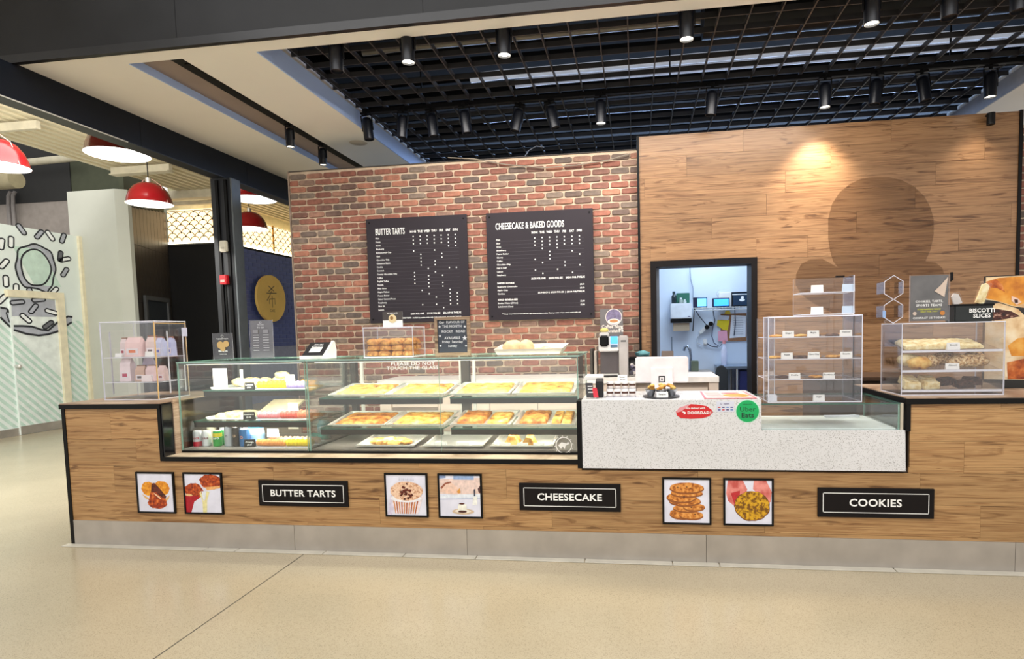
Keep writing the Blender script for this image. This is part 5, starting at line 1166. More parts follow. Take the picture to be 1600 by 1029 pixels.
def sg2(pr, M_, y):
    w_ = M_(mat((206, 204, 208), .6)); y -= .0008; cx = -2.31
    ringf(pr, 0, 0, .006, .009, (cx, y, GT+.29), mi=w_, lift=.001); pr.text('FROZEN', (cx, y, GT+.272), .014, mi=w_, bold=.02, res=1); pr.text('TO GO', (cx, y, GT+.25), .018, mi=w_, bold=.03, res=1)
    for a in (-.045, .04):
        for k in range(7): pr.flat([(-.025, 0), (.025, 0), (.025, .004), (-.025, .004)], (cx+a, y, GT+.07+k*.02), lift=.001, mi=w_)
        pr.flat([(-.022, 0), (.022, 0), (.022, .03), (-.022, .03)], (cx+a, y, GT+.205), lift=.001, mi=M_(mat((140, 138, 144), .6)))
sign_holder(-2.40, -2.215, .40, GT, .31, GREYC, 'tall grey list sign in acrylic on the left case', sg2, False)
# ---- wedge stand
ws = thing('wedge_stand', 'black and white wedge payment stand on the long case', 'stand', (-1.84, .4, GT), (0, 0, -.12), local=True)
MB().prism([(-.06, 0), (.085, 0), (.09, .06), (.075, .125), (.06, .135), (-.06, .022)], 'x', .085, .105).build('side_cheek', mat((236, 234, 230), .4), ws)
MB().prism([(-.055, .004), (.07, .004), (.066, .118), (.058, .124), (-.055, .024)], 'x', -.105, .084).build('body', mat((40, 40, 44), .4), ws)
MB().box(-.11, -.075, 0, .09, -.056, .024).build('front_lip', mat((226, 224, 222), .4), ws)
t = math.atan2(.10, .113); yd = (0, math.cos(t), math.sin(t)); pr = MB()
pr.flat([(-.06, .0), (.04, 0), (.04, .055), (-.06, .055)], (0, -.03, .048), yd=yd, lift=.002, mi=0)
pr.text('TIPS ARE', (-.01, .03, .104), .02, yd=yd, lift=.002, bold=.02, res=1); pr.text('APPRECIATED', (-.01, .016, .0915), .016, yd=yd, lift=.002, bold=.02, res=1)
pr.build('card_print', PAPER, ws)
# ---- cookie box
cb = acrylic_box('cookie_box', 'clear acrylic box with three layers of ginger cookies', 'display box', -1.445, -1.05, .36, .62, GT, 1.608)
n = 0
for layer in range(3):
    for row in range(2):
        for i in range(4):
            cx = -1.39+i*.094+random.uniform(-.006, .006); cy = .425+row*.105; z = GT+.010+layer*.043
            one('ginger_cookie', MB().ell((cx, cy, z+.012), .049, .049, .036, 16, 8, jit=.08, seed=n, zmin=z), BAKE_C, '%s ginger cookie from the left, %s layer, %s row of the clear box' % (ordn[i], ['bottom', 'middle', 'top'][layer], ['front', 'back'][row]), 'cookie', 'cookies in the clear box', smooth=60); n += 1
sc = thing('card_sign', 'round logo card standing on the cookie box', 'sign', (-1.245, .46, 1.61))
MB().box(-1.325, .46, 1.609, -1.165, .462, 1.725).build('card', PAPER, sc); MB().box(-1.325, .4585, 1.66, -1.165, .4605, 1.725).build('dark_band', mat((70, 64, 62), .5), sc)
pr = MB(); pr.flat(circ(0, 0, .032, n=20), (-1.245, .458, 1.672), lift=.0012, mi=0); pr.flat(circ(-.006, .004, .014, n=12), (-1.245, .458, 1.672), lift=.002, mi=1); pr.text('WE ARE NUTS', (-1.245, .458, 1.713), .013, lift=.0012, mi=2, bold=.02, res=1); pr.build('logo_print', [mat((226, 206, 160), .5), mat((150, 110, 60), .5), PAPER], sc)
# ---- chalkboard
cbx = thing('chalkboard', 'small wooden framed chalkboard announcing the flavour of the month', 'chalkboard', (-.765, .44, GT))
x0, x1, z0, z1 = -.9, -.625, GT+.001, 1.672; FRM = wood('frame_oak', [(.3, lin((120, 96, 74))), (.7, lin((176, 150, 124)))])
MB().box(x0, .42, z0, x1, .445, z0+.024).box(x0, .42, z1-.022, x1, .445, z1).box(x0, .42, z0+.024, x0+.022, .445, z1-.022).box(x1-.022, .42, z0+.024, x1, .445, z1-.022).build('frame', FRM, cbx)
slt = MB().box(x0+.02, .432, z0+.02, x1-.02, .44, z1-.02).build('slate', mat((64, 68, 78), .8), cbx)
MB().prism([(.445, z0), (.53, z0), (.53, z0+.008), (.446, z0+.2)], 'x', -.775, -.755).build('easel_foot', FRM, cbx)
pr = MB(); yy = .432; rows_ = [('Our  FLAVOUR OF', 1.632, .026), ('THE MONTH', 1.6, .028), ('ROCKY   ROAD', 1.562, .028), ('AVAILABLE', 1.513, .027), ('Friday  Saturday', 1.484, .026), ('Sunday', 1.453, .026)]
for k, (t_, z, sz) in enumerate(rows_): pr.text(t_, (-.765+(.01 if k == 2 else 0), yy, z), sz, lift=.0012, bold=.01, sx=.9, res=2)
def star(cx, cz, r, n=5): return [(cx+(r if i % 2 == 0 else r*.42)*math.sin(math.pi*i/n), cz+(r if i % 2 == 0 else r*.42)*math.cos(math.pi*i/n)) for i in range(2*n)]
for cx, cz, r in ((-.862, 1.60, .012), (-.665, 1.597, .012), (-.862, 1.53, .012), (-.668, 1.51, .022), (-.86, 1.455, .011), (-.66, 1.452, .010)): MB().flat(ccw(star(cx, cz, r)), (0, yy, 0), lift=.0012).build('chalk_star', mat((226, 226, 230), .9), slt)
pr.build('chalk_lettering', mat((226, 226, 230), .9), slt)
# ---- bread tray on the long case
bt = thing('bread_platter', 'white platter of bread on the right of the long case', 'platter', (-.17, .45, GT))
MB().add([(-.40, .34, GT+.004), (.06, .34, GT+.004), (.06, .56, GT+.004), (-.40, .56, GT+.004), (-.42, .32, GT+.045), (.085, .32, GT+.045), (.10, .62, GT+.075), (-.43, .62, GT+.075)], [(0,1,2,3),(0,4,5,1),(1,5,6,2),(2,6,7,3),(3,7,4,0)]).build('dish', mat((226, 214, 204), .4), bt)
for k, (x, r) in enumerate([(-.30, .075), (-.2, .055)]): one('bread_loaf', MB().ell((x, .44, GT+.055), r*1.1, .07, .055, 18, 10, jit=.12, seed=k+30, zmin=GT+.006), mat((222, 196, 150), .7, var=.2, scale=20), ['large pale bread loaf on the white platter', 'smaller pale loaf beside the large one'][k], 'bread', smooth=60)
one('bread_loaf', MB().ell((-.05, .46, GT+.03), .12, .07, .03, 18, 8, jit=.12, seed=44, zmin=GT+.006), BAKE_P, 'flat golden bread on the right of the white platter', 'bread', smooth=60)
# ================================================================== TILL COUNTER
QT = 1.087
# card holder at the left end
ch = thing('card_holder', 'small rack of dark and red gift cards beside the long case', 'card rack', (.32, .1, QT))
MB().box(.275, .05, QT, .355, .09, QT+.006).box(.275, .086, QT, .355, .09, QT+.06).build('rack', ACRYL, ch)
MB().add([(.275, .07, QT+.008), (.328, .066, QT+.006), (.318, .075, QT+.105), (.268, .082, QT+.105)], [(0,1,2,3)]).build('dark_cards', mat((60, 58, 62), .4), ch)
MB().add([(.325, .06, QT+.006), (.358, .06, QT+.008), (.345, .072, QT+.072), (.313, .072, QT+.072)], [(0,1,2,3)]).build('red_card', mat((206, 44, 62), .4), ch)
for x, z in ((.3, QT+.08), (.302, QT+.062), (.304, QT+.04)): MB().box(x-.016, .0655, z, x+.016, .0665, z+.006).build('card_print', PAPER, ch)
one('card_reader', MB().prism([(.11, QT), (.2, QT), (.2, QT+.12), (.17, QT+.13), (.11, QT+.11)], 'x', .335, .385), BLACKM, 'black card reader block behind the gift cards', 'card reader', bevel=.004)
one('receipt_shelf', MB().box(.252, .2, 1.20, .375, .42, 1.225), WHITE, 'white ledge above the gift cards', 'shelf', bevel=.003); 
# jars in two tiers
jp = thing('spread_jar', '', 'jar', local=True, group='small jars on the till counter')
MB().lathe([(.019, 0), (.022, .004), (.022, .026), (.019, .03)], seg=16).build('glass_body', mat((226, 218, 214), .25), jp, smooth=50)
MB().lathe([(.0225, .020), (.0225, .032), (.019, .034)], seg=16).build('filling_band', mat((84, 56, 46), .4), jp, smooth=50)
MB().lathe([(.0215, .0335), (.0235, .0345), (.0235, .046), (.021, .048), (0, .048)], seg=16).build('lid', mat((238, 234, 232), .4), jp, smooth=50)
nm = ['leftmost', 'second', 'third', 'rightmost']; first = True
jst = thing('jar_stand', 'clear two step stand under the small jars', 'stand', (.505, .1, QT))
MB().pane(.405, .10, QT+.001, .608, .16, QT+.006).build('lower_step', [ACRYL, EDGE_CLEAR], jst); MB().pane(.405, .165, QT+.048, .608, .225, QT+.053).build('upper_step', [ACRYL, EDGE_CLEAR], jst); MB().pane(.405, .161, QT+.001, .608, .165, QT+.053).build('riser', [ACRYL, EDGE_CLEAR], jst)
for r_ in range(2):
    for i in range(4):
        o = jp if first else copy_tree(jp); first = False
        o.location = (.431+i*.0505, .13+r_*.065, QT+.0065+r_*.047); o['label'] = '%s white lidded jar in the %s row of the stand' % (nm[i], ['front', 'back'][r_])
tent(.515, .2, QT+.102, .065, .045, PAPER, [('Butter', .014), ('Spread', .012)], 'white tag on top of the small jars', INK)
# till tablet
ps = thing('till_tablet', 'white till tablet on a stand seen from behind with a square logo', 'till', (.79, .36, QT), (0, 0, -.03), local=True)
b = MB().box(-.185, -.012, .075, .185, .012, .262); b.build('screen_back', mat((236, 228, 228), .35), ps, bevel=.009, seg=3)
MB().prism([(-.03, 0), (.12, 0), (.12, .01), (.03, .012), (.0, .19), (-.028, .185), (-.045, .02)], 'x', -.075, .075).build('stand', mat((240, 234, 234), .35), ps, bevel=.004)
pr = MB(); 
for a in ((-.026, -.026, .026, -.019), (-.026, .019, .026, .026), (-.026, -.019, -.019, .019), (.019, -.019, .026, .019), (-.006, -.006, .006, .006)): pr.flat([(a[0]*.85, a[1]*.85), (a[2]*.85, a[1]*.85), (a[2]*.85, a[3]*.85), (a[0]*.85, a[3]*.85)], (0, -.0392, .105), yd=(0, .1, .995), lift=.001)
pr.build('square_logo', BLACK, ps)
# bowl of samples
bw = thing('sample_dish', 'round steel dish with wrapped samples and a small card', 'dish', (.775, .13, QT))
MB().lathe([(.0, .002), (.118, .002), (.125, .008), (.118, .009), (.0, .006)], (.775, .13, QT), 36).build('plate', mat((96, 96, 100), .3, .8), bw, smooth=40)
for k, (dx, dy) in enumerate([(-.07, -.01), (0, .04), (.07, .0), (0, -.04)]):
    s = thing('sample_cup', ['left', 'back', 'right', 'front'][k]+' metal cup of golden samples on the round dish', 'cup', (.775+dx, .13+dy, QT+.009), group='sample cups on the round dish')
    MB().lathe([(.02, 0), (.038, .045), (.036, .045), (.019, .003), (0, .003)], (.775+dx, .13+dy, QT+.009), 20).build('cup', mat((170, 172, 176), .25, .8), s, smooth=40)
    b = MB()
    for j in range(4): b.ell((.775+dx+random.uniform(-.02, .02), .13+dy+random.uniform(-.02, .02), QT+.06+j*.006), .017, .015, .012, 10, 6, jit=.3, seed=k*5+j)
    b.build('samples', BAKE_Y, s, smooth=60)
    MB().add([(.775+dx-.02, .13+dy+.015, QT+.055), (.775+dx+.02, .13+dy+.02, QT+.06), (.775+dx+.03, .13+dy+.03, QT+.1), (.775+dx-.03, .13+dy+.025, QT+.11)], [(0,1,2,3)]).build('wrapper', ACRYL, s)
tent(.778, .02, QT+.0, .075, .045, PAPER, [('Samples', .014)], 'white card in front of the round sample dish', INK)
# laminated menu sheet lying on the till counter
sh = thing('laminated_sheet', 'pink bordered laminated sheet with orange food picture lying on the till counter', 'sheet', (1.21, .2, QT))
MB().add([(1.045, .005, QT), (1.375, .005, QT), (1.365, .44, QT), (1.062, .44, QT), (1.045, .005, QT+.002), (1.375, .005, QT+.002), (1.365, .44, QT+.002), (1.062, .44, QT+.002)], [(3,2,1,0),(4,5,6,7),(0,1,5,4),(1,2,6,5),(2,3,7,6),(3,0,4,7)]).build('sheet', mat((226, 120, 124), .3), sh)
pr = MB(); X_, Y_ = (1, 0, 0), (0, 1, 0)
pr.flat([(1.06, .02), (1.36, .02), (1.352, .425), (1.074, .425)], (0, 0, QT+.002), X_, Y_, .0006, 0); pr.flat(ccw(jag(1.27, .17, .085, .1, 20, .15, 9)), (0, 0, QT+.002), X_, Y_, .0012, 1); pr.flat(ccw(jag(1.25, .3, .06, .04, 16, .2, 10)), (0, 0, QT+.002), X_, Y_, .0012, 2)
for k in range(5): pr.flat([(1.08, .1+k*.06), (1.18, .1+k*.06), (1.18, .12+k*.06), (1.08, .12+k*.06)], (0, 0, QT+.002), X_, Y_, .0012, 2)
pr.build('sheet_print', [mat((244, 222, 210), .3), mat((240, 160, 50), .3), mat((206, 120, 110), .3)], sh)
one('tissue_pad', MB().box(.93, .24, QT, 1.03, .33, QT+.004), PAPER, 'white paper pad beside the laminated sheet', 'paper')
# ================================================================== COFFEE CORNER ON THE BACK BENCH
cf = thing('coffee_machine', 'silver and white pod coffee machine with blue touchscreen on the back bench', 'coffee machine', (.41, 1.6, BZ))
p0 = at(936, 586, Y=1.45); p1 = at(981, 524, Y=1.45); x0, x1, zc = p0.x, p1.x, p1.z
xm = at(967, 560, Y=1.45).x; zb_ = at(950, 549, Y=1.45).z; z0 = BZ+.001
MB().box(xm, 1.46, z0, x1, 1.78, zc).build('water_tank', mat((198, 190, 186), .3, .4), cf, bevel=.008)
MB().box(x0+.008, 1.56, z0, xm, 1.78, zc-.01).build('rear_body', mat((180, 174, 170), .35, .3), cf, bevel=.006)
MB().box(x0, 1.45, zb_, xm-.002, 1.56, zc-.005).build('brew_head', mat((236, 232, 230), .3), cf, bevel=.008)
MB().box(x0+.012, 1.50, z0+.028, xm-.004, 1.565, zb_-.001).build('cup_bay', mat((92, 84, 86), .4), cf)
MB().box(x0+.004, 1.44, z0, xm, 1.58, z0+.026).build('drip_tray', mat((40, 38, 40), .3), cf, bevel=.003); MB().box(x0+.01, 1.438, z0+.018, xm-.006, 1.47, z0+.03).build('drip_grille', ALU, cf)
xa, xb = at(936, 530, Y=1.44).x, at(951, 530, Y=1.44).x
MB().box(xa+.004, 1.425, at(940, 541, Y=1.44).z, xb, 1.452, at(940, 524, Y=1.44).z).build('pod_door', BLACK, cf, bevel=.012, seg=3)
MB().prism([(xa, zc-.0), (xb+.004, zc-.0), (xb-.004, zc+.035), (xa+.008, zc+.035)], 'y', 1.44, 1.54).build('lever', mat((214, 208, 206), .3, .3), cf, bevel=.006)
s0, s1 = at(954, 537, Y=1.449), at(965, 525, Y=1.449); MB().box(s0.x, 1.4465, s0.z, s1.x, 1.4495, s1.z).build('touchscreen', mat((70, 150, 240), .2, emit=1.0), cf)
s0, s1 = at(954, 542.5, Y=1.449), at(965, 538.5, Y=1.449); MB().box(s0.x, 1.4465, s0.z, s1.x, 1.4495, s1.z).build('button_row', mat((90, 120, 150), .3), cf)
s0, s1 = at(970, 534, Y=1.459), at(978, 531, Y=1.459); MB().box(s0.x, 1.458, s0.z, s1.x, 1.4605, s1.z).build('badge', mat((120, 116, 116), .3, .5), cf)
one('coffee_pod_pack', MB().ell((xa+.045, 1.5, zc+.052), .04, .04, .022, 14, 8, jit=.15), mat((206, 190, 110), .5), 'yellow packet on top of the coffee machine lever', 'packet', smooth=60)
pp = thing('coffee_poster', 'grey coffee poster with a cup picture leaning behind the machine', 'poster', (.38, 1.9, BZ))
a, b_ = at(938, 524, Y=1.85), at(973, 482, Y=1.85)
MB().box(a.x, 1.85, BZ, b_.x, 1.858, b_.z).build('sheet', mat((110, 106, 106), .5), pp)
pr = MB(); cxp, czp = at(959, 495, Y=1.85).x, at(959, 495, Y=1.85).z
pr.flat(circ(0, 0, .08, n=26), (cxp, 1.85, czp), lift=.001, mi=0); pr.flat(circ(0, .0, .074, n=26), (cxp, 1.85, czp), lift=.0016, mi=1); pr.flat(circ(0, -.042, .06, .026, n=20), (cxp, 1.85, czp), lift=.0022, mi=0); pr.flat(circ(0, -.038, .04, .015, n=18), (cxp, 1.85, czp), lift=.0028, mi=2)
pr.text('Coffee Now', (cxp-.015, 1.85, at(955, 510, Y=1.85).z), .046, mi=0, bold=.02, sx=.85); pr.text('Available', (cxp-.0, 1.85, at(957, 517, Y=1.85).z), .04, mi=0, bold=.02, sx=.8)
for dx, dz in ((.055, -.12), (.078, -.112), (.08, -.135)): pr.flat(circ(dx, dz, .011, n=10), (cxp, 1.85, czp), lift=.001, mi=0)
pr.build('poster_print', [mat((236, 226, 216), .5), mat((120, 110, 140), .5, var=.4, scale=30), mat((190, 130, 80), .5)], pp)
for k, (px, c) in enumerate([(925, (66, 60, 54)), (931, (170, 160, 150))]):
    a = at(px, 578, Y=1.5); one('paper_folder', MB().box(a.x-.012, 1.45, BZ, a.x+.012, 1.70, BZ+.26-.02*k), mat(c, .5), ['dark', 'pale'][k]+' folder standing left of the coffee machine', 'folder', bevel=.002)
cbn = thing('pod_box', 'clear box of patterned coffee pods right of the machine', 'box', (.62, 1.5, BZ))
a, b_ = at(982.5, 588, Y=1.43), at(995, 566, Y=1.43)
MB().box(a.x, 1.43, BZ, b_.x, 1.53, b_.z).build('box', ACRYL, cbn)
for k in range(12): q = (a.x+.02+random.random()*(b_.x-a.x-.04), 1.455+random.random()*.05, BZ+.02+random.random()*(b_.z-BZ-.04)); MB().cyl(q, .016, .02, 10, (random.uniform(-1, 1), 1, random.uniform(-1, 1))).build('pod', mat(random.choice([(96, 90, 110), (206, 196, 190), (60, 56, 70), (150, 130, 120)]), .4), cbn, smooth=40)
hb = thing('black_appliance', 'black appliance block behind the till tablet', 'appliance', (.68, 1.75, BZ)); a, b_ = at(982, 575, Y=1.7), at(1017, 557, Y=1.7)
MB().box(a.x, 1.62, BZ, b_.x, 1.84, b_.z).build('body', BLACK, hb, bevel=.01); MB().box(a.x+.02, 1.618, BZ+.04, b_.x-.02, 1.6215, b_.z-.03).build('front_panel', BLACKM, hb)
one('teal_cloth', MB().ell((at(1004, 552, Y=1.7).x, 1.72, b_.z+.028), .07, .06, .03, 16, 8, jit=.35, seed=3), mat((90, 140, 146), .8), 'crumpled teal cloth on the black appliance', 'cloth', smooth=60)
# ================================================================== RIGHT SIDE: TALL ACRYLIC COOKIE DISPLAY
LZ0 = 1.0535
td = thing('acrylic_tower', 'tall stepped clear acrylic cookie display on the low glass case', 'display box', (1.75, .2, LZ0))
def A_(n, *a): return MB().pane(*a).build(n, [ACRYL, EDGE_CLEAR], td)
TX0, TX1 = 1.452, 2.024
A_('base_sheet', TX0, .05, LZ0, TX1, .40, LZ0+.006); A_('front_side', TX0, .05, LZ0+.006, TX0+.006, .2, 1.60); A_('front_side', TX1-.006, .05, LZ0+.006, TX1, .2, 1.60)
A_('front_sheet', TX0, .05, LZ0+.006, TX1, .055, 1.60); A_('rear_side', TX1-.006, .2, LZ0+.006, TX1, .40, 1.865); A_('rear_sheet', TX0, .394, LZ0+.006, TX1, .40, 1.60); A_('rear_sheet', TX0+.24, .394, 1.60, TX1, .40, 1.865); A_('inner_side', TX0+.07, .2, LZ0+.006, TX0+.076, .394, 1.60)
A_('top_step', TX0, .055, 1.60, TX1, .2, 1.606)
shz = [at(1275, y, Y=.06).z for y in (527, 561, 593)]
for z in shz: A_('inner_shelf', TX0+.006, .056, z, TX1-.006, .39, z+.005)
rz = [at(1300, y, Y=.22).z for y in (457, 491)]
for z in rz: A_('upper_shelf', TX0+.24, .2, z, TX1-.006, .39, z+.005)
MB().box(TX1-.055, .385, 1.866, TX1-.0, .402, 1.878).build('black_clip', BLACK, td)
cards = [(0, [(1232, 'Ginger'), (1271, 'Maple'), (1322, 'Oatmeal')]), (1, [(1230, 'Raisin'), (1272, 'Choc Chip'), (1323, 'Smartie')]), (2, [(1242, 'Double'), (1296, 'Shortbread')])]
shn = ['upper', 'middle', 'lower']
for k, lst in cards:
    for i, (px, t_) in enumerate(lst):
        x = at(px, 560, Y=.065).x; z = shz[k]+.005
        tent(x, .066, z, .07, .04, PAPER, [(t_, .014)], 'white card %s from the left on the %s shelf of the cookie tower' % (ordn[i], shn[k]), INK, 'cookie_card')
        cx = x-.06 if i < 2 or k == 0 else x-.05
        for q in range(2 if k < 2 else 1):
            xx = min(max((x-.055, x+.04)[q], TX0+.06), TX1-.06)
            one('flat_cookie', MB().lathe([(0, 0), (.04, .001), (.046, .006), (.044, .011), (.03, .016), (0, .018)], (xx, .16+.05*q, z), 18), [BAKE_C, BAKE_Y, CHOC][(i+k+q) % 3], 'flat cookie at the %s of the %s card on the %s shelf of the tower' % (['left', 'right'][q], ordn[i], shn[k]), 'cookie', 'cookies in the acrylic tower', smooth=50)
for k, z in enumerate(rz):
    for i, px in enumerate((1277, 1326)):
        x = at(px, 470, Y=.215).x; tent(x, .212, z+.005, .075, .048, PAPER if i == 0 else mat((196, 212, 232), .6), [], '%s blank card on the %s rear shelf of the cookie tower' % (['left', 'right'][i], ['top', 'second'][k]), name='cookie_card')
tent(at(1280, 620, Y=.065).x, .066, LZ0+.007, .07, .04, PAPER, [('Sugar', .014)], 'white card on the base of the cookie tower', INK, 'cookie_card')
one('card_pile', MB().box(TX0+.008, .07, LZ0+.007, TX0+.06, .14, LZ0+.045), mat((226, 228, 236), .5), 'small pile of white cards in the left column of the tower', 'cards')
# ================================================================== RIGHT ACRYLIC PASTRY BOX
RX0, RX1, RB0, RB1, RTZ = 2.275, 2.872, .1, .42, 1.545
rb = acrylic_box('pastry_box', 'wide clear acrylic pastry box with three sloping shelves', 'display box', RX0, RX1, RB0, RB1, CT+.001, RTZ)
tl = math.radians(12)
def sl(z, y): return z+math.tan(tl)*(y-RB0-.01)
SH = [1.11, 1.235, 1.36]
for z in SH: MB().add([(RX0+.008, RB0+.01, z), (RX1-.008, RB0+.01, z), (RX1-.008, RB1-.03, sl(z, RB1-.03)), (RX0+.008, RB1-.03, sl(z, RB1-.03)), (RX0+.008, RB0+.01, z+.005), (RX1-.008, RB0+.01, z+.005), (RX1-.008, RB1-.03, sl(z, RB1-.03)+.005), (RX0+.008, RB1-.03, sl(z, RB1-.03)+.005)], [(3,2,1,0),(4,5,6,7),(0,1,5,4),(1,2,6,5),(2,3,7,6),(3,0,4,7)], 0).build('sloping_shelf', [ACRYL, EDGE_CLEAR], rb); 
for z in SH: MB().box(RX0+.008, RB0+.008, z-.002, RX1-.008, RB0+.012, z+.012).build('shelf_lip', EDGE_CLEAR, rb)
def lay(mb, x, y, z, rz_=0): return mb.xf(Matrix.Translation((x, y, sl(z, y)+.0055)) @ Matrix.Rotation(tl, 4, 'X') @ Matrix.Rotation(rz_, 4, 'Z'))
one('cake_slab', lay(slab_mesh(.46, .17, .032, 91), 2.55, .24, SH[2]), BAKE_P, 'flat pale cake slab on the top shelf of the pastry box', 'cake', smooth=60)
one('cake_board', lay(MB().box(-.25, -.02, 0, .25, .06, .008), 2.56, .34, SH[2]), mat((70, 56, 44), .6), 'dark strip behind the flat cake slab', 'board')
tent(2.59, .125, SH[2]+.012, .075, .045, PAPER, [('Biscotti', .014)], 'white card on the top shelf of the pastry box', INK)
for k, (x, y, L, m, rz_) in enumerate([(2.37, .24, .13, BAKE_P, .1), (2.47, .20, .12, BAKE_N, -.1), (2.60, .26, .2, BAKE_N, .06), (2.70, .19, .24, BAKE_N, .08), (2.40, .16, .13, BAKE_Y, .0), (2.78, .28, .12, BAKE_N, .1)]):
    one('pastry_roll', lay(MB().ell((0, 0, .038), L/2*1.1, .048, .042, 20, 10, jit=.15, seed=k+60, zmin=0), x, y, SH[1], rz_), m, ['pale twisted roll at the left of the middle shelf', 'short nutty roll beside the pale one', 'long nut covered roll at the back of the middle shelf', 'large almond coated roll at the front of the middle shelf', 'yellow glazed roll at the front left of the middle shelf', 'nutty roll end at the right of the middle shelf'][k], 'pastry', 'rolls on the middle shelf of the pastry box', smooth=60)
tent(2.585, .122, SH[1]+.012, .08, .04, PAPER, [('Almond', .014)], 'white card on the middle shelf of the pastry box', INK)
for k, (x, y, m) in enumerate([(2.36, .17, BAKE_P), (2.47, .17, BAKE_P), (2.38, .26, BAKE_P), (2.49, .26, BAKE_P), (2.60, .24, CHOC), (2.68, .18, CHOC), (2.76, .25, CHOC)]):
    one('cake_wedge' if k < 4 else 'chocolate_biscotti', lay(MB().prism([(-.05, 0), (.05, 0), (.046, .045), (-.04, .05)], 'y', -.035, .035) if k < 4 else MB().prism([(-.055, 0), (.055, 0), (.045, .042), (-.045, .04)], 'y', -.032, .032), x, y, SH[0], (-.1, .15, .05, -.15, .3, .2, -.2)[k]), m,
        ['front left pale cake wedge on the bottom shelf', 'front right pale cake wedge on the bottom shelf', 'back left pale cake wedge on the bottom shelf', 'back right pale cake wedge on the bottom shelf', 'dark biscotti beside the pale wedges', 'dark biscotti at the front of the bottom shelf', 'dark biscotti at the right of the bottom shelf'][k], 'pastry', 'pieces on the bottom shelf of the pastry box', bevel=.003)
# ---- on top of it
def sg3(pr, M_, y):
    w_ = M_(PAPER); y -= .0008; cx = 2.475
    pr.text('COOKIES, TARTS,', (cx, y, RTZ+.135), .02, mi=w_, bold=.02, res=1); pr.text('SPORTS TEAMS', (cx, y, RTZ+.11), .022, mi=w_, bold=.02, res=1)
    g = M_(mat((206, 206, 60), .5)); pr.text('FUNDRAISING MADE', (cx, y, RTZ+.085), .014, mi=g, bold=.02, res=1); pr.text('EASY FOR YOU', (cx, y, RTZ+.07), .014, mi=g, bold=.02, res=1)
    pr.text('CONTACT US TODAY!', (cx, y, RTZ+.03), .018, mi=w_, bold=.02, res=1)
    c = M_(mat((206, 186, 170), .5)); pr.flat(ccw([(.09, .16), (.11, .29), (.07, .24), (.03, .2)]), (cx, y, RTZ), lift=.001, mi=c); pr.flat(circ(-.085, .06, .012, n=10), (cx, y, RTZ), lift=.001, mi=c); pr.flat(circ(.08, .06, .015, n=10), (cx, y, RTZ), lift=.001, mi=M_(mat((200, 130, 60), .5)))
sign_holder(2.365, 2.59, .2, RTZ, .305, mat((92, 88, 86), .35, 0, .35, 9), 'grey fundraising notice in an acrylic holder on the pastry box', sg3, False)
hx = thing('hexagon_holder', 'clear hexagon acrylic holder behind the grey notice', 'holder', (2.29, .32, RTZ))
for k in range(2):
    z = RTZ+.08+k*.155; b = MB(); pts = [(2.29+.066*math.sin(math.pi/3*i), z+.078*math.cos(math.pi/3*i)) for i in range(6)]
    for i in range(6):
        p, q = pts[i], pts[(i+1) % 6]; b.prism([p, q, (q[0]*.96+2.29*.04, q[1]*.96+z*.04), (p[0]*.96+2.29*.04, p[1]*.96+z*.04)], 'y', .27, .40)
    b.build('hexagon_cell', ACRYL, hx)
    ringp = MB(); ribbon(ringp, pts, .005, (0, .269, 0), mi=0, close=True); ringp.build('cell_edge', EDGE_CLEAR, hx)
MB().box(2.225, .268, RTZ+.04, 2.243, .272, RTZ+.085).build('blue_label', mat((150, 180, 226), .4), hx)
bq = thing('biscotti_box', 'black BISCOTTI SLICES box on the pastry box', 'box', (2.73, .24, RTZ))
MB().prism([(2.618, .18), (2.845, .18), (2.845, .30), (2.618, .30)], 'z', RTZ, RTZ+.108).build('box', mat((30, 34, 34), .4), bq, bevel=.006); MB().box(2.614, .176, RTZ+.098, 2.85, .304, RTZ+.112).build('lid_rim', BLACK, bq, bevel=.003)
pr = MB(); pr.text('BISCOTTI', (2.775, .178, RTZ+.068), .034, bold=.03, lift=.003); pr.text('SLICES', (2.775, .178, RTZ+.035), .034, bold=.03, lift=.003); pr.build('lettering', PAPER, bq)
for k, (x, a_) in enumerate([(2.665, -.35), (2.79, .3)]):
    s = thing('wrapped_biscotti', ['left', 'right'][k]+' cellophane wrapped biscotti sticking out of the black box', 'biscotti', (x, .24, RTZ+.113), (0, a_, 0), group='wrapped biscotti in the black box', local=True)
    MB().prism([(-.025, 0), (.025, 0), (.022, .06+.06*k), (.0, .075+.06*k), (-.02, .06+.06*k)], 'y', -.008, .008).build('biscotti', BAKE_P if k else mat((214, 206, 200), .4), s)
    MB().prism([(-.03, 0), (.03, 0), (.03, .075+.065*k), (-.03, .085+.06*k)], 'y', -.012, .012).build('cellophane', ACRYL, s)
